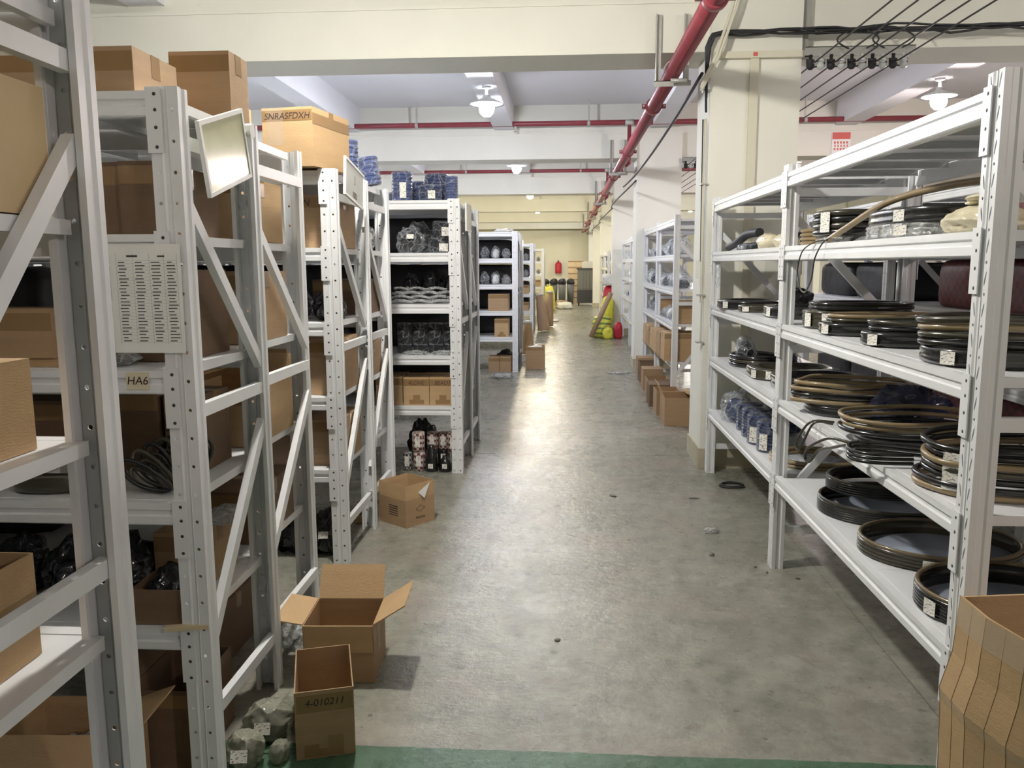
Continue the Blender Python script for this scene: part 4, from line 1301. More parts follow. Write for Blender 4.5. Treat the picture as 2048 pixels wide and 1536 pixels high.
# large octagonal bulging carton at right front
t = thing('large_cardboard_bin', 'large bulging taped cardboard bin in the bottom right corner', 'box', (0, 0, 0.0008))


def outline(k, z):
    b = 0.022 * math.sin(min(1, z / 0.62) * PI)
    base = [(0.925, 1.90), (0.925, 1.78), (0.95, 1.66), (0.995, 1.54), (1.045, 1.42), (1.10, 1.30), (1.17, 1.19), (1.28, 1.10), (1.40, 1.10), (1.62, 1.12), (1.74, 1.25), (1.76, 1.55), (1.74, 1.90), (1.55, 1.925), (1.3, 1.93), (1.1, 1.925)]
    c = Vector((1.34, 1.5))
    return [tuple(c + (Vector(p) - c) * (k + b)) for p in base]


mb = MB()
lv = [0.0, 0.15, 0.3, 0.42, 0.49, 0.52, 0.62, 0.76]
kk = [0.97, 0.985, 1.0, 1.01, 1.02, 1.03, 1.0, 0.985]
rowsO, rowsI = [], []
for z, k in zip(lv, kk):
    rowsO.append([mb.bm.verts.new((x, y, z)) for x, y in outline(k, z)])
    rowsI.append([mb.bm.verts.new((x, y, max(z, 0.006))) for x, y in outline(k - 0.014, z)])
n = 16
for A, B in zip(rowsO, rowsO[1:]):
    for i in range(n):
        mb.bm.faces.new((A[i], A[(i + 1) % n], B[(i + 1) % n], B[i]))
for A, B in zip(rowsI, rowsI[1:]):
    for i in range(n):
        mb.bm.faces.new((A[i], B[i], B[(i + 1) % n], A[(i + 1) % n]))
for i in range(n):
    mb.bm.faces.new((rowsO[-1][i], rowsO[-1][(i + 1) % n], rowsI[-1][(i + 1) % n], rowsI[-1][i]))
mb.bm.faces.new(rowsO[0][::-1])
mb.bm.faces.new(rowsI[0])
mb.build('bin_body', 'card2', t)
mb = MB()
for z0, z1, k0, k1 in ((0.69, 0.758, 0.9975, 0.9885), (0.497, 0.518, 1.0235, 1.0315)):
    A = [mb.bm.verts.new((x, y, z0)) for x, y in outline(k0, z0)]
    B = [mb.bm.verts.new((x, y, z1)) for x, y in outline(k1, z1)]
    for i in range(n):
        mb.bm.faces.new((A[i], A[(i + 1) % n], B[(i + 1) % n], B[i]))
bmesh.ops.recalc_face_normals(mb.bm, faces=mb.bm.faces)
bmesh.ops.solidify(mb.bm, geom=mb.bm.faces[:], thickness=0.0008)
mb.build('tape_strip', 'tapec', t)
mb = MB()
ob, ot = outline(0.9995, 0.3), outline(0.9995, 0.6)
for i in range(0, 8):
    for f in (0.0, 0.5):
        def pt(o_):
            a, b = Vector(o_[i]), Vector(o_[(i + 1) % n])
            return a.lerp(b, f)
        q = []
        for z, k in zip(lv[1:], kk[1:]):
            p = pt(outline(k + 0.0006, z))
            q.append((p.x, p.y, z))
        mb.tube(q, 0.0009, 4)
mb.build('crease_lines', 'card', t)
for i, (bx, by) in enumerate(((1.16, 1.66), (1.5, 1.6), (1.32, 1.36))):
    bag('grey film wrapped part inside the large cardboard bin, %s' % ('left', 'right', 'nearest')[i], bx, by, 0.0065, (0.15, 0.15, 0.13)[i], (0.15, 0.16, 0.13)[i], 0.33, 190 + i, 'filmw', None, name='wrapped_part')

# ------------------------------------------------------------------ right rack: rubber rings, coils, bags
Z1, Z2, Z3, Z4 = 1.617, 1.242, 0.872, 0.487
GR = 'large black ring piles on the bottom shelf'
MT['haze'] = mat('hazy_blue_film', (0.50, 0.56, 0.68), 0.15, alpha=0.55, spec=0.8)
seal_disc('thick pile of large black rings, front left on bottom shelf', 1.375, 3.47, Z4, 0.285, 0.25, 0.055, 'blk', 6, lab=(-95,), sq=2, inner=0.93, rim='olive', disc='haze', group=GR)
seal_disc('second large black ring pile lying on the thick pile', 1.40, 3.58, Z4 + 0.069, 0.245, 0.20, 0.05, 'blk', 5, lab=None, sq=2, inner=0.93, rim='olive', group=GR)
seal_disc('large black ring pile with pale label in bottom shelf centre', 1.365, 2.965, Z4, 0.28, 0.235, 0.05, 'olive', 4, lab=(-115,), sq=2, inner=0.93, rim='rim', disc='haze', group=GR)
seal_disc('large black ring pile behind the near post, bottom shelf', 1.37, 2.46, Z4, 0.285, 0.245, 0.062, 'blk', 6, lab=(-165,), sq=2, inner=0.93, rim='rim', disc='haze', group=GR)
rings('single pale tan ring on the bottom shelf beyond the middle post', 1.33, 4.35, Z4, 0.22, 0.2, 2, 0.011, ('tan',), 0.03, 0, 5, disc='film')
for i, (bx, by) in enumerate(((1.17, 4.62), (1.16, 4.82), (1.17, 5.02), (1.18, 5.22))):
    ring_stack('blue ring stack in film, bottom shelf far bay, %s' % ('nearest', 'second nearest', 'third nearest', 'farthest')[i], bx, by, Z4, 0.08, 0.17, 9, 'navy', lab=1 if i < 2 else 0, group='blue ring stacks in film', rot=(0, 0, R_(-60)))
for i, (bx, by) in enumerate(((1.16, 5.5), (1.42, 5.1), (1.44, 5.55))):
    bag('shiny clear bag heap on bottom shelf of far bay, %s' % ('at the far post', 'behind the blue stacks', 'in the far rear corner')[i], bx, by, Z4, 0.11, 0.15, 0.12, 200 + i, 'film', 'navy')

rings('tan and black rubber loops bundled at the middle post', 1.295, 3.73, Z3 + 0.05, 0.255, 0.17, 4, 0.010, ('tan', 'blk', 'tan', 'tan'), 0.10, R_(4), 11, lift=0.05, jit=0.05)
seal_disc('glossy black oval coil lying under the tan loops', 1.34, 3.72, Z3, 0.25, 0.18, 0.045, 'blk', 2, lab=None)
rings('tan rimmed rubber loops on glossy coil, shelf centre', 1.32, 3.12, Z3 + 0.036, 0.26, 0.19, 3, 0.009, ('blk', 'tan', 'tan'), 0.10, R_(-4), 12, lift=0.04, jit=0.06)
seal_disc('glossy black oval coil under the tan rimmed loops', 1.35, 3.1, Z3, 0.25, 0.17, 0.034, 'blk', 2, lab=None)
rings('heap of tan and black loops behind the near post', 1.34, 2.47, Z3, 0.265, 0.20, 7, 0.010, ('tan', 'blk', 'blk', 'olive'), 0.08, R_(3), 13, lift=0.03, jit=0.05, lab=(-150,))


def open_tube(label, pts, r, m, name='rubber_strap', cat='strap', group=None):
    P = [Vector(p) for p in pts]
    out = []
    for i in range(len(P) - 1):
        p0, p1, p2, p3 = P[max(i - 1, 0)], P[i], P[i + 1], P[min(i + 2, len(P) - 1)]
        for k in range(8):
            u = k / 8
            out.append(0.5 * ((2 * p1) + (-p0 + p2) * u + (2 * p0 - 5 * p1 + 4 * p2 - p3) * u * u + (-p0 + 3 * p1 - 3 * p2 + p3) * u ** 3))
    out.append(P[-1])
    o = MB().tube(out, r, 8).build(name, m)
    return tag(o, label, cat, group)


open_tube('thin black loop hanging off the shelf before the tan rings', [(1.10, 2.90, 0.885), (1.04, 3.02, 0.885), (1.01, 3.15, 0.87), (0.985, 3.30, 0.80), (0.99, 3.36, 0.745), (1.0, 3.33, 0.735), (1.005, 3.24, 0.80), (1.01, 3.10, 0.845), (1.02, 2.95, 0.89), (1.05, 2.915, 0.884), (1.14, 2.912, 0.882)], 0.006, 'olive')
open_tube('second hanging black loop beside the thin one', [(1.12, 3.42, 0.882), (1.04, 3.44, 0.882), (1.005, 3.46, 0.84), (0.985, 3.48, 0.775), (0.99, 3.46, 0.755), (0.998, 3.42, 0.80), (1.03, 3.385, 0.886), (1.1, 3.375, 0.882)], 0.005, 'olive')
for i, dz in enumerate((0, 0.014, 0.028)):
    open_tube('flat black strap folded over the shelf edge, %s of three' % ('bottom', 'middle', 'top')[i], [(1.3, 2.76, 0.885 + dz), (1.14, 2.82, 0.89 + dz), (1.04, 2.86, 0.89 + dz), (0.985, 2.85, 0.885 + dz), (0.975, 2.78, 0.88 + dz), (1.02, 2.71, 0.883 + dz), (1.14, 2.69, 0.885 + dz)], 0.0065, 'blk', group='folded black straps')
bag('navy shiny film sheet heaped at the rear of ring shelf', 1.43, 3.425, Z3, 0.17, 0.115, 0.10, 210, 'filmn', None, amp=0.4)
rings('black round coil under the clear bag in far bay', 1.25, 5.45, Z3, 0.15, 0.19, 3, 0.013, ('blk', 'olive'), 0.04, 0, 14)
bag('shiny clear plastic bag standing on the round coil, far bay', 1.19, 5.45, Z3 + 0.03, 0.07, 0.1, 0.10, 213, 'film', 'filmd')
bag('small clear bag lying beside the standing bag, far bay', 1.40, 5.17, Z3 + 0.035, 0.07, 0.09, 0.055, 214, 'film', 'filmd')
seal_disc('rounded rectangular black coil with tan label, far bay', 1.34, 4.89, Z3, 0.25, 0.2, 0.062, 'olive', 2, lab=(-160, -120), sq=3.5)
seal_disc('large smooth black coil beyond the middle post', 1.36, 4.42, Z3, 0.24, 0.25, 0.07, 'blk', 2, lab=None, sq=3)

seal_disc('stack of folded black tubes overhanging far end of shelf', 1.22, 5.55, Z2, 0.2, 0.26, 0.055, 'blk', 2, lab=(-150,), sq=2.2)
seal_disc('small black and white coil next to the folded tubes', 1.2, 5.13, Z2, 0.13, 0.12, 0.04, 'olive', 2, lab=(-140, -80))
seal_disc('low black coil behind the middle post, third shelf', 1.33, 4.62, Z2, 0.22, 0.24, 0.06, 'blk', 2, lab=(-170,))
seal_disc('tall layered black coil with white label, third shelf', 1.335, 3.855, Z2, 0.235, 0.155, 0.08, 'olive', 4, lab=(-165, -130))
seal_disc('long black coil stacked on the tall layered coil', 1.35, 3.85, Z2 + 0.083, 0.225, 0.148, 0.035, 'blk', 2, lab=None)
seal_disc('long low black coil with label at the left, third shelf', 1.33, 3.49, Z2, 0.265, 0.15, 0.05, 'blk', 2, lab=(-165,))
rings('brown rimmed loops lying on the long low coil', 1.35, 3.49, Z2 + 0.052, 0.25, 0.13, 2, 0.0085, ('olive', 'tan'), 0.05, 0, 21)
seal_disc('oval black coil with barcode label, third shelf centre', 1.32, 3.02, Z2, 0.245, 0.15, 0.05, 'blk', 2, lab=(-160,))
rings('dark loops lying on the oval labelled coil', 1.34, 3.02, Z2 + 0.052, 0.235, 0.13, 2, 0.0085, ('blk', 'olive'), 0.06, 0, 22, lift=0.02)
seal_disc('big glossy coil in clear film behind near post, third shelf', 1.33, 2.48, Z2, 0.262, 0.19, 0.05, 'blk', 2, lab=(-155,))
rings('tan and olive loops heaped on the big glossy coil', 1.33, 2.50, Z2 + 0.052, 0.262, 0.185, 4, 0.0095, ('blk', 'olive', 'tan', 'olive'), 0.08, 0, 23, lift=0.04, jit=0.04)

# upper shelf
open_tube('black padded tube lying at the far end of upper shelf', [(1.11, 5.72, Z1 + 0.027), (1.12, 5.5, Z1 + 0.05), (1.13, 5.25, Z1 + 0.095), (1.15, 5.0, Z1 + 0.10)], 0.026, 'blkm', 'padded_tube', 'tube')
open_tube('second black padded tube underneath the first', [(1.19, 5.74, Z1 + 0.027), (1.21, 5.5, Z1 + 0.027), (1.22, 5.25, Z1 + 0.027), (1.23, 4.95, Z1 + 0.027)], 0.025, 'blkm', 'padded_tube', 'tube')
bag('clear film scrap beneath the padded tubes', 1.12, 5.28, Z1, 0.045, 0.12, 0.024, 220, 'film', 'filmd')
bag('cream wrapped pack left of the middle post, upper shelf', 1.15, 4.78, Z1, 0.06, 0.14, 0.05, 221, 'cream', None, amp=0.12)
bag('small cream wrapped pack right beside the middle post', 1.16, 4.45, Z1, 0.06, 0.12, 0.042, 222, 'cream', None, amp=0.15)
ring_stack('short brown ring stack just past the middle post', 1.19, 3.945, Z1, 0.095, 0.075, 4, 'tan', wrap=False, lab=0)
rings('black ring pile on paper in clear film, upper shelf', 1.20, 3.65, Z1 + 0.032, 0.12, 0.165, 4, 0.011, ('blk', 'olive'), 0.02, 0, 31, lab=(-150,), tall=1.2)
seal_disc('pale wrapped coil under the black ring pile', 1.20, 3.65, Z1, 0.11, 0.15, 0.03, 'filmw', 1, lab=None)
open_tube('tan hose arching over the black coils on upper shelf', [(1.09, 3.52, Z1 + 0.012), (1.12, 3.38, Z1 + 0.06), (1.17, 3.12, Z1 + 0.135), (1.24, 2.85, Z1 + 0.165), (1.32, 2.62, Z1 + 0.165), (1.42, 2.42, Z1 + 0.13)], 0.013, 'tan', 'hose', 'hose')
open_tube('thin black cable coil end beside the tan hose', [(1.16, 3.45, Z1 + 0.01), (1.18, 3.4, Z1 + 0.03), (1.21, 3.34, Z1 + 0.03), (1.28, 3.29, Z1 + 0.01)], 0.008, 'blk', 'hose', 'hose')
seal_disc('large glossy black coil on a clear base, upper shelf', 1.26, 2.93, Z1 + 0.045, 0.18, 0.30, 0.05, 'blk', 2, lab=(-160,))
seal_disc('clear banded coil under the large glossy coil, upper shelf', 1.25, 2.93, Z1, 0.185, 0.27, 0.044, 'filmw', 3, lab=(-150,))
bag('cream film wrapped bundle near the near post, upper shelf', 1.17, 2.42, Z1, 0.10, 0.16, 0.045, 223, 'cream', None, amp=0.2)
bag('second cream bundle stacked on the wrapped bundle', 1.2, 2.40, Z1 + 0.08, 0.09, 0.13, 0.022, 224, 'cream', None, amp=0.25)
bag('cream bundle behind the near post, rear of upper shelf', 1.45, 2.42, Z1, 0.13, 0.15, 0.045, 225, 'cream', None, amp=0.2)
open_tube('thin grey cord loop hanging below the upper shelf', [(1.08, 3.50, 1.628), (1.045, 3.56, 1.622), (1.025, 3.66, 1.585), (1.022, 3.71, 1.50), (1.022, 3.66, 1.43), (1.022, 3.58, 1.415), (1.022, 3.50, 1.47), (1.022, 3.46, 1.56), (1.05, 3.42, 1.628), (1.1, 3.36, 1.63)], 0.003, 'olive', 'cord', 'cord')
o = link('plastic_bag', sit(blob_mesh('plastic_bag', 'film', 0.012, 0.075, 0.095, 230, 0.25)))
o.location = (1.035, 5.66, 1.375)
tag(o, 'small clear bag hanging under the upper shelf at far post', 'bag')
for i, (bx, by, bz) in enumerate(((1.5, 4.3, Z1), (1.5, 4.9, Z1), (1.5, 5.4, Z2), (1.5, 5.2, Z1))):
    bag('dark bag at the rear of right rack, %s' % ('upper shelf, past the middle post', 'upper shelf, centre of far bay', 'third shelf, far bay', 'upper shelf, far end')[i], bx, by, bz, 0.09, 0.13, 0.08, 232 + i, 'filmd', None)

# plaid sacks behind
k_ = 0
for rx_, ry_ in ((2.68, 2.60), (2.68, 3.24), (2.68, 3.88), (2.68, 4.62), (2.68, 5.3)):
    for zi, z in enumerate((1.622, 1.252, 0.877, 0.502)):
        k_ += 1
        if ry_ > 4.9 and k_ % 2:
            continue
        nm = 'plaid_sack'
        me = sit(blob_mesh(nm, 'plaid', 0.26, 0.305, 0.18, 240 + k_, 0.05, 1.4, ridged=False, flat=0.1, boxy=0.12))
        o = link(nm, me)
        o.location = (rx_, ry_, z + 0.001)
        tag(o, 'red plaid woven sack behind ring rack, %s shelf, %s' % (('upper', 'middle', 'lower middle', 'low')[zi], {2.60: 'nearest', 3.24: 'second nearest', 3.88: 'third nearest', 4.62: 'fourth nearest', 5.3: 'farthest'}[ry_]), 'sack', 'red plaid sacks')

for j, yy in enumerate((3.55, 4.48, 5.55, 6.48, 7.55, 8.48)):
    for z in (1.622, 1.252, 0.877, 0.502):
        filler('furthest right rack', 4.02, yy, z, ('nearest', 'second', 'third', 'fourth', 'fifth', 'farthest')[j], _filler_wide, PI / 2)
for j, yy in enumerate((6.745, 7.68)):
    for z in (1.622, 1.252, 0.877, 0.502):
        filler('plaid sack rack', 2.68, yy, z, ('before the far post', 'at the far post')[j], _filler_wide, PI / 2)

# ------------------------------------------------------------------ racks beyond the column
rk = random.Random(21)
k_ = 0
for nm, x0, ys, zl in (('rack beyond near column', 1.30, (8.95, 9.3, 9.65, 10.0, 10.6, 11.0, 11.4, 11.8), (1.632, 1.272, 0.902)),
                       ('rack beyond second column', 1.38, (13.8, 14.5, 15.2, 15.9, 16.6), (1.632, 1.272, 0.902)),
                       ('rack beyond third column', 1.2, (20.4, 21.2, 22.2, 23.2), (1.452, 1.102, 0.752))):
    for li, z in enumerate(zl):
        for j, y in enumerate(ys):
            k_ += 1
            if (nm.endswith('near column') and li == 2 and j in (0, 4)) or (nm.endswith('third column') and li == 1):
                carton('brown carton on %s shelf of %s, slot %s' % (('upper', 'middle', 'lower')[li], nm, ('nearest', 'second', 'third', 'fourth', 'fifth', 'sixth', 'seventh', 'farthest')[j]), x0, y, z, 0.2, 0.22, 0.24, 0, 'card2')
                continue
            bag('%s on %s shelf of %s, %s along' % (('clear bag of black parts', 'shiny film bag', 'clear bag of grey parts')[k_ % 3], ('upper', 'middle', 'lower')[li], nm, ('nearest', 'second', 'third', 'fourth', 'fifth', 'sixth', 'seventh', 'farthest')[j]),
                x0 - 0.03 + rk.uniform(-0.02, 0.03), y, z, 0.11, 0.13, 0.07 + 0.055 * rk.random(), 300 + k_, 'film', ('blk', 'white', 'grey')[k_ % 3])
ordn = ('nearest', 'second nearest', 'third nearest', 'fourth nearest', 'fifth nearest', 'farthest')
for j, (y, w_, h_) in enumerate(((9.0, 0.34, 0.30), (9.42, 0.30, 0.27), (9.8, 0.3, 0.26), (10.175, 0.32, 0.25), (10.66, 0.3, 0.25), (11.06, 0.3, 0.24))):
    carton('carton on the low shelf beyond the near column, %s' % ordn[j], 1.07 + w_ / 2, y, 0.503, w_, 0.36, h_, 0, ('card2', 'card', 'card2')[j % 3], group='cartons jutting from the low shelf')
carton('carton standing behind the near post, low shelf beyond column', 1.58, 8.98, 0.503, 0.28, 0.3, 0.27, 0, 'card')
t = carton('open carton with a raised flap on floor beside the column', 1.125, 7.98, 0, 0.33, 0.40, 0.27, 0, 'card', open_=True, tape=False, flaps={'l': (0.14, 25), 'r': (0.13, -70), 'b': (0.13, 100)})
for j, (x, y, h_) in enumerate(((0.985, 8.5, 0.25), (0.965, 9.02, 0.24), (0.99, 9.45, 0.24), (1.01, 10.2, 0.26), (1.03, 10.85, 0.26), (1.06, 11.5, 0.25))):
    carton('carton on the floor in the row past the column, %s' % ordn[j], x + 0.08, y, 0, 0.24, 0.32, h_, 0, ('card', 'card3', 'card')[j % 3], open_=(j % 2 == 0), tape=False, group='cartons on the floor by the right racks')
for j in range(3):
    carton('carton in the stack against column side, %s' % ('bottom', 'middle', 'top')[j], 1.42, 7.95, 0.201 * j, 0.22, 0.3, 0.2, 0, 'card2')
bag('thin grey film lying flat on the aisle floor near cartons', 0.78, 11.6, 0, 0.18, 0.1, 0.012, 400, 'filmw', None, amp=0.5, name='plastic_wrap')

# ------------------------------------------------------------------ far end
t = thing('evaporative_cooler', 'tall grey air cooler on castors at the far end', 'air cooler', (0.86, 31.2, 0))
MB().box((-0.38, -0.28, 0.10), (0.38, 0.28, 0.58)).build('base_tank', 'dgrey', t)
MB().box((-0.37, -0.27, 0.58), (0.37, 0.27, 1.34)).build('housing', 'grey', t)
mb = MB()
for i in range(13):
    mb.box((-0.34 + i * 0.054, -0.285, 0.64), (-0.325 + i * 0.054, -0.27, 1.28))
mb.build('grille', 'conduit', t)
MB().box((-0.40, -0.30, 1.34), (0.40, 0.30, 1.39)).build('top_cap', 'dgrey', t)
for sx in (-0.32, 0.32):
    for sy in (-0.22, 0.22):
        MB().tube([(sx - 0.02, sy, 0.045), (sx + 0.02, sy, 0.045)], 0.045, 12).box((sx - 0.03, sy - 0.03, 0.06), (sx + 0.03, sy + 0.03, 0.10)).build('caster_wheel', 'blkm', t)
carton('white carton lying on top of the air cooler', 0.86, 31.2, 1.392, 0.40, 0.35, 0.24, 0, 'plastic_w', tape=False)
for c in range(2):
    for r in range(7):
        carton('tan carton in the tall stack at the far wall, %s column, layer %s' % (('left', 'right')[c], ('one', 'two', 'three', 'four', 'five', 'six', 'seven')[r]), 0.30 + 0.32 * c, 33.5, 0.24 * r, 0.31, 0.4, 0.238, 0, 'cardy', group='stacked cartons at the far wall')
for i in range(4):
    t = thing('waste_bin', 'grey bin with black bag at the far end, %s' % ('leftmost', 'second from left', 'second from right', 'rightmost')[i], 'bin', (-0.75 + 0.33 * i, 32.6 + 0.3 * (i % 2), 0))
    MB().lathe([(0, 0), (0.12, 0), (0.15, 0.75), (0.13, 0.75), (0.10, 0.02), (0, 0.02)], 16).build('bin_body', 'grey', t)
    link('bin_liner', sit(blob_mesh('bin_liner', 'blkm', 0.17, 0.17, 0.16, 410 + i, 0.3)), t).location = (0, 0, 0.70)
t = thing('fire_extinguisher', 'red fire extinguisher box hung near the far wall', 'extinguisher', (-0.27, 36.46, 1.15))
MB().lathe([(0, 0), (0.13, 0), (0.14, 0.02), (0.14, 0.40), (0.08, 0.48), (0.03, 0.5), (0, 0.5)], 18, (0, -0.15, 0)).build('cylinder', 'redc', t)
MB().box((-0.03, -0.2, 0.5), (0.03, -0.1, 0.56)).build('valve', 'blkm', t)
MB().box((-0.05, -0.02, 0.1), (0.05, 0.04, 0.4)).build('wall_bracket', 'galv', t)
sack('upright yellow woven sack on the left before the bins', -0.46, 27.5, 0, 0.20, 0.2, 0.47, 'yel', 420, rot=(0, R_(-6), 0), tie=True)
sack('white crumpled sack on floor beside the upright yellow sack', 0.02, 28.6, 0, 0.3, 0.25, 0.14, 'white', 421)
sack('brownish rubbish sack behind the white crumpled sack', -0.1, 29.3, 0, 0.22, 0.2, 0.16, 'brownp', 422)
sack('thin white plastic sheet on the floor by the brown rolls', -0.36, 22.5, 0, 0.22, 0.5, 0.02, 'white', 423, name='plastic_wrap', cat='plastic wrap')


def bigroll(label, x, y, h, r, m, tilt):
    t = thing('paper_roll', label, 'roll', (x, y, 0), rot=tilt)
    z0 = 0.035
    MB().lathe([(0, z0), (r * 1.25, z0), (r * 1.3, z0 + 0.02), (r, h * 0.7), (r * 0.8, h), (0, h)], 20).build('roll_body', m, t)
    MB().lathe([(0, h), (r * 0.82, h), (r * 0.85, h + 0.03), (r * 0.3, h + 0.05), (0, h + 0.05)], 16).build('paper_cap', 'white', t)


bigroll('leaning tall brown paper roll beside the eighth left rack', -0.46, 18.9, 0.84, 0.11, 'brownp', (0, R_(-7), 0))
bigroll('second brown paper roll standing behind the leaning one', -0.40, 20.3, 0.85, 0.10, 'brownp', (0, R_(3), 0))
bigroll('brown paper tube between sixth and seventh left racks', -0.62, 13.9, 0.55, 0.09, 'card2', (0, 0, 0))
sack('big yellow and green striped sack leaning on right, front one', 0.80, 17.4, 0, 0.22, 0.2, 0.28, 'yelst', 430)
sack('tall yellow sack leaning behind the striped one at right', 0.86, 17.85, 0, 0.15, 0.15, 0.5, 'yel', 431, rot=(0, R_(6), 0))
sack('small bright yellow sack on the floor by the red sack', 0.90, 17.05, 0, 0.11, 0.08, 0.14, 'yel', 432)
sack('low red sack on the floor next to the small yellow sack', 1.12, 17.15, 0, 0.09, 0.1, 0.20, 'redc', 433)
sack('tall dark red sack standing behind the yellow sacks', 0.98, 18.3, 0.335, 0.13, 0.13, 0.42, 'redc', 434)
sack('white bundle on top of the tall dark red sack', 0.98, 18.3, 1.072, 0.16, 0.14, 0.15, 'white', 435)
sack('dark crate sized bundle carrying the tall dark red sack', 0.98, 18.3, 0, 0.14, 0.16, 0.19, 'brownp', 436)
t = thing('cardboard_tube', 'brown cardboard tube leaning against the yellow sacks', 'tube', (0.55, 17.02, 0.04), rot=(0, R_(24), 0))
MB().lathe([(0.04, 0), (0.05, 0), (0.05, 1.0), (0.04, 1.0), (0.04, 0)], 16).build('tube_body', 'brownp', t)

# ------------------------------------------------------------------ boards, paper, tag
def board(label, c, frame_m, face_m, name='sign_board', strap=None, text=None):
    """c: four corners tl,tr,br,bl"""
    tl, tr, br, bl = [Vector(p) for p in c]
    ctr = (tl + tr + br + bl) / 4
    ux = (tr - tl).normalized()
    n = ux.cross((tl - bl).normalized()).normalized()
    uy = n.cross(ux).normalized()
    w_, h_ = (tr - tl).length, (tl - bl).length
    t = thing(name, label, 'sign', ctr)
    Mx = Matrix((ux, uy, n)).transposed().to_4x4()
    t.rotation_euler = Mx.to_euler()
    a, b, f = w_ / 2, h_ / 2, 0.012
    MB().box((-a, -b, -0.006), (a, -b + f, 0.006)).box((-a, b - f, -0.006), (a, b, 0.006)).box((-a, -b + f, -0.006), (-a + f, b - f, 0.006)).box((a - f, -b + f, -0.006), (a, b - f, 0.006)).build('frame', frame_m, t)
    MB().box((-a + f, -b + f, -0.004), (a - f, b - f, 0.003)).build('sign_face', face_m, t)
    if text:
        for s_, p, sz in text:
            text_mesh(s_, sz, 'ink', t, (p[0], p[1], 0.0034), (0, 0, 0), 'printed_text', 0)
    if strap:
        MB().tube([(a, b * 0.25, 0), (a + 0.03, b * 0.3, 0.0)], 0.009, 8).box((a + 0.02, b * 0.1, -0.03), (a + 0.06, b * 0.5, 0.012)).build('tape_strap', 'plastic_w', t)
    return t


board('yellowish framed board taped to the second left rack', [(-0.992, 2.235, 1.922), (-0.992, 2.55, 2.012), (-0.992, 2.60, 1.812), (-0.992, 2.285, 1.722)], 'plastic_w', 'signy', strap=True)
board('grey framed board with faint print on third left rack', [(-1.072, 4.06, 2.065), (-1.07, 4.42, 2.005), (-1.07, 4.385, 1.82), (-1.072, 4.025, 1.88)], 'plastic_w', 'signg', text=[('1003', (0.0, -0.06), 0.045), ('J', (0, 0.02), 0.05)])
board('narrow white board strapped to the fifth left rack end', [(-1.08, 9.62, 1.99), (-1.08, 9.98, 1.99), (-1.08, 9.98, 1.73), (-1.08, 9.62, 1.73)], 'plastic_w', 'paper')
board('narrow white board strapped to the sixth left rack end', [(-0.65, 12.1, 1.98), (-0.65, 12.5, 1.98), (-0.65, 12.5, 1.74), (-0.65, 12.1, 1.74)], 'plastic_w', 'paper')
board('narrow grey board on the aisle frame of the fourth left rack', [(-0.722, 6.08, 1.985), (-0.722, 6.40, 1.985), (-0.722, 6.40, 1.78), (-0.722, 6.08, 1.78)], 'plastic_w', 'signg')

t = thing('paper_list', 'printed stock list sheet hung on the second left rack', 'paper', (-1.1235, 2.1575, 1.447))
MB().box((-0.0985, -0.001, -0.146), (0.0985, 0.0, 0.146)).build('sheet', 'paper', t)
mb = MB()
rk = random.Random(3)
for r_ in range(25):
    zz = 0.098 - r_ * 0.0088
    for cc, x0 in enumerate((-0.074, -0.028, 0.018, 0.060)):
        w_ = rk.uniform(0.014, 0.027)
        mb.box((x0 + rk.uniform(-0.002, 0.002), -0.0014, zz - 0.0013), (x0 + w_, -0.001, zz + 0.0013))
mb.box((-0.05, -0.0014, 0.112), (-0.02, -0.001, 0.117)).box((0.035, -0.0014, 0.112), (0.055, -0.001, 0.116))
o = mb.build('printed_rows', 'hole', t)
mb = MB()
for xx in (-0.08, -0.034, 0.012, 0.052, 0.088):
    mb.box((xx, -0.0013, -0.122), (xx + 0.0005, -0.001, 0.122))
for r_ in range(26):
    mb.box((-0.08, -0.0013, 0.103 - r_ * 0.0088), (0.0885, -0.001, 0.1034 - r_ * 0.0088))
mb.build('table_lines', 'conduit', t)
t = thing('shelf_tag', 'cream shelf tag with dark lettering on the middle shelf beam', 'tag', (-1.172, 2.1665, 1.222))
MB().box((-0.032, -0.0012, -0.024), (0.032, 0.0, 0.024)).build('tag_card', 'tagy', t)
text_mesh('HA6', 0.032, 'ink', t, (0, -0.0016, 0), (PI / 2, 0, 0), 'lettering', 0.15)

t = thing('notice_poster', 'red and white notice on the second beam at right', 'sign', (3.88, 12.188, 3.21))
MB().box((-0.13, -0.004, -0.15), (0.13, 0.0, 0.15)).build('poster_sheet', 'paper', t)
MB().box((-0.125, -0.0048, 0.05), (0.125, -0.004, 0.145)).build('red_heading', 'redsign', t)
mb = MB()
for i in range(5):
    for j in range(3):
        mb.box((-0.10 + 0.042 * i + 0.008 * (j % 2), -0.0048, -0.01 - 0.045 * j), (-0.075 + 0.042 * i, -0.004, 0.02 - 0.045 * j))
mb.build('red_characters', 'redsign', t)

# ------------------------------------------------------------------ cables, conduits, insulators
def wavy(p0, p1, n, amp, seed):
    out = []
    a, b = Vector(p0), Vector(p1)
    for i in range(n + 1):
        q = a.lerp(b, i / n)
        q.y += amp * 0.4 * noise.noise(Vector((i * 0.5, seed * 3.1, 0)))
        q.z += amp * noise.noise(Vector((i * 0.45, seed * 5.7, 4)))
        out.append(q)
    return out


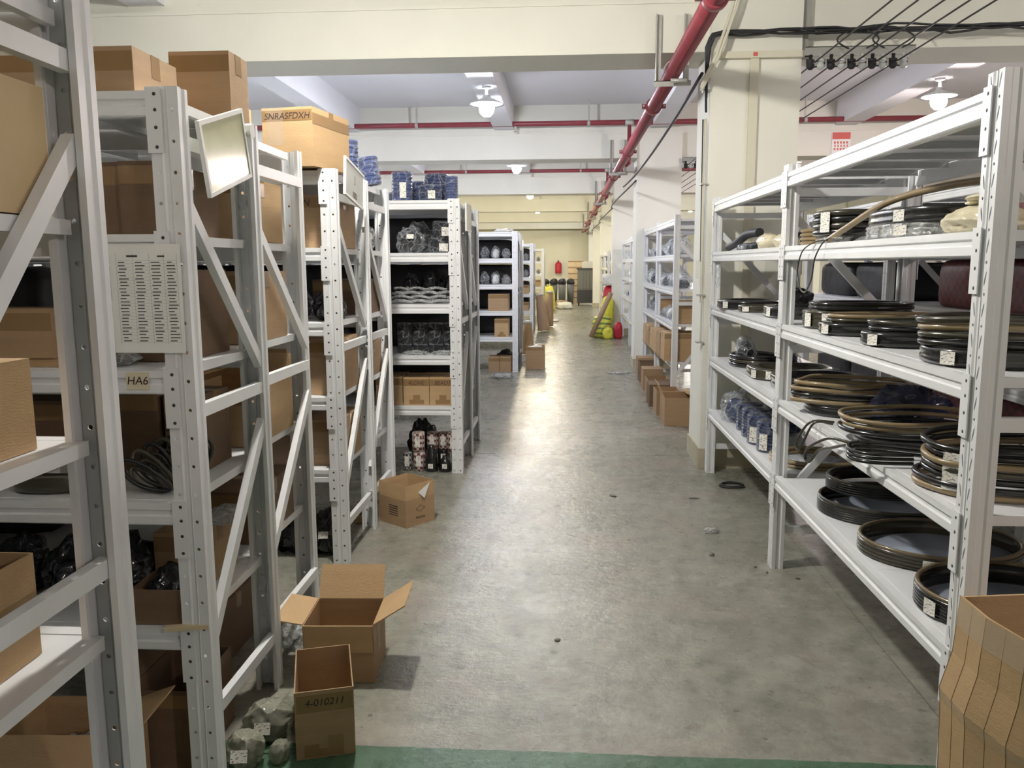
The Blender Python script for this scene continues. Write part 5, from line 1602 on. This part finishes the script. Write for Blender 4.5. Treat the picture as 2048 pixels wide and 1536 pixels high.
t = thing('cable_bundle', 'thick black cable bundle crossing the near beam above the column', 'cable', (0, 0, 0))
for i in range(6):
    MB().tube([(1.0, 6.13 + 0.01 * (i % 2), 2.6 + 0.05 * i), (0.985 + 0.006 * i, 6.12, 3.04), (1.01 + 0.008 * i, 6.115, 3.105 + 0.012 * (i % 3))] + wavy((1.10, 6.105 - 0.012 * (i % 2), 3.12 + 0.013 * (i % 3)), (8.8, 6.10 - 0.012 * (i % 2), 3.12 + 0.013 * (i % 3)), 60, 0.035, i), 0.0085, 6).build('cable', 'cable', t)
t = thing('cable_drop', 'cream conduits and one black cable down the left corner of near column', 'cable', (0, 0, 0))
for i in range(3):
    MB().tube(wavy((1.005 - 0.008 * i, 6.15 + 0.014 * i, 2.56), (1.01 - 0.004 * i, 6.15 + 0.02 * i, 0.95 + 0.3 * i), 24, 0.0, i), 0.007, 6).build('cable', 'cable' if i == 2 else 'trunk', t)
MB().box((0.985, 6.28, 1.42), (1.03, 6.36, 1.56)).build('junction_box', 'plastic_w', t)
for z in (0.95, 1.3, 2.1, 2.75):
    MB().box((0.98, 6.14, z), (1.03, 6.22, z + 0.012)).build('cable_clip', 'galv', t)
t = thing('sagging_cable', 'single black cable sagging from near column towards second column', 'cable', (0, 0, 0))
pts = []
for i in range(41):
    u = i / 40
    pts.append((0.96 - 0.13 * u, 6.1 + 5.9 * u, 2.86 - 0.08 * 4 * u * (1 - u) - 0.24 * u))
MB().tube(pts, 0.012, 8).build('cable', 'cable', t)
for k, yb in enumerate(BEAMY[2:5]):
    t = thing('sagging_cable', 'black cable sagging between columns, %s span' % ('second', 'third', 'fourth')[k], 'cable', (0, 0, 0))
    MB().tube([(1.018 - 0.14 * math.sin(PI * i / 30), yb - 0.04 + 5.85 * i / 30, 2.72 - 0.1 * 4 * i / 30 * (1 - i / 30)) for i in range(31)], 0.012, 8).build('cable', 'cable', t)
t = thing('wall_conduit', 'pair of cream conduits bending down beside the near column', 'conduit', (0, 0, 0))
for i in range(2):
    MB().tube([(1.19 + 0.035 * i, 6.085, 3.45), (1.15 + 0.03 * i, 6.08, 3.28), (1.09 + 0.025 * i, 6.075, 3.10), (1.05 + 0.02 * i, 6.07, 2.97), (0.985 + 0.01 * i, 6.075, 2.84 - 0.02 * i), (0.955, 6.09, 2.76 - 0.02 * i)], 0.011, 8).build('conduit', 'trunk', t)
t = thing('grey_conduit', 'grey vertical conduit on the beam right of near column', 'conduit', (1.685, 6.19, 3.04))
MB().box((-0.022, 0.0, 0), (0.022, 0.05, 0.7)).build('conduit_body', 'conduit', t)
t = thing('cable_trunking', 'cream cable trunking running down the front of near column', 'trunking', (0, 0, 0))
MB().box((1.30, 6.135, 0.16), (1.36, 6.159, 2.965)).build('vertical_trunking', 'trunk', t)
MB().box((1.05, 6.12, 2.965), (1.655, 6.159, 3.01)).build('horizontal_trunking', 'trunk', t)
MB().box((1.315, 6.117, 2.975), (1.345, 6.12, 3.00)).build('red_mark', 'redsign', t)

WX = (1.74, 1.88, 2.02, 2.16, 2.30)
for k, yb in enumerate(BEAMY[1:6]):
    nm = ('near', 'second', 'third', 'fourth', 'last')[k]
    t = thing('insulator_bracket', 'dark steel wire bracket with insulators right of the %s column' % nm, 'bracket', (1.665, yb - 0.15, 2.94), group='wire brackets with insulators')
    MB().box((0, 0, 0.02), (0.75, 0.006, 0.085)).box((0, 0, 0.08), (0.75, 0.05, 0.085)).box((0, 0.0, 0.02), (0.05, 0.10, 0.026)).build('steel_angle', 'brownp' if 0 else 'conduit', t)
    for x in WX:
        for dx in (-0.035, 0.035):
            c = MB().lathe([(0, 0.03), (0.012, 0.03), (0.012, 0.0), (0.026, -0.005), (0.028, -0.02), (0.018, -0.028), (0.028, -0.036), (0.028, -0.055), (0.012, -0.07), (0, -0.07)], 12, (x - 1.665 + dx, 0.0, 0.0)).build('insulator', 'porc' if dx > 0 else 'blkm', t)
        MB().tube([(x - 1.665 - 0.06, 0, 0.0), (x - 1.665 - 0.06, 0, -0.05), (x - 1.665 + 0.06, 0, -0.05), (x - 1.665 + 0.06, 0, 0.0)], 0.006, 6).build('wire_clamp', 'blkm', t)
for i, x in enumerate(WX):
    o = MB().tube([(x, -6.5 + 1.0 * k, 2.925) for k in range(43)], 0.0055, 6).build('overhead_wire', 'cable')
    tag(o, 'black overhead wire running lengthwise right of columns, %s' % ('nearest the column', 'second from column', 'middle one', 'fourth from column', 'outermost')[i], 'wire', 'overhead wires')
for i in range(4):
    o = MB().tube([(1.95 + 0.12 * i + 0.08 * math.sin(PI * q / 10) * (1 if i % 2 else -1), 6.07, 3.12 - 0.012 * q) for q in range(11)], 0.006, 6).build('wire_jumper', 'cable')
    tag(o, 'short black jumper wire above the near insulators, %s' % ('leftmost', 'second from left', 'second from right', 'rightmost')[i], 'wire', 'jumper wires')

# ------------------------------------------------------------------ small litter on the floor
t = thing('cable_coil', 'small black cable coil on floor at the far post', 'cable', (1.17, 5.62, 0.001))
for i in range(2):
    MB().tube(loop_pts(0.085 - 0.01 * i, 0.06, 0.007 + 0.011 * i, 32, 0.1, i), 0.005, 6, closed=True).build('cable_turn', 'cable', t)
sc = [((1.435, 5.1, 0.0), 0)]
lit = [('crumpled clear plastic scrap on the aisle floor by the right rack', 'film', 0.045, 0.03, 0.014, 1450, 1070), ]
bag('crumpled clear plastic scrap on aisle floor by right rack', 0.855, 4.62, 0, 0.05, 0.035, 0.018, 500, 'filmw', None, amp=0.5, name='plastic_scrap')
bits = [(0.86, 5.32, 0.05, 0.01), (0.79, 4.25, 0.035, 0.014), (1.15, 3.93, 0.018, 0.01), (-0.02, 3.2, 0.02, 0.012), (0.33, 5.35, 0.05, 0.02), (0.98, 4.08, 0.012, 0.008), (1.02, 4.0, 0.02, 0.006)]
for i, (x, y, a, b) in enumerate(bits):
    me = sit(blob_mesh('floor_scrap', 'debris', a * 0.7, b, 0.003, 510 + i, 0.4, sub=2))
    o = link('floor_scrap', me)
    o.location = (x, y, 0.0005)
    o.rotation_euler = (0, 0, i * 1.3)
    tag(o, 'tiny dark rubber scrap on the aisle floor, ' + ('long one near the far post', 'before the middle post', 'nearest the floor seam', 'in front of the camera', 'in mid aisle past the cartons', 'next to the middle post foot', 'smallest by the middle post')[i], 'scrap', 'rubber scraps on the floor')
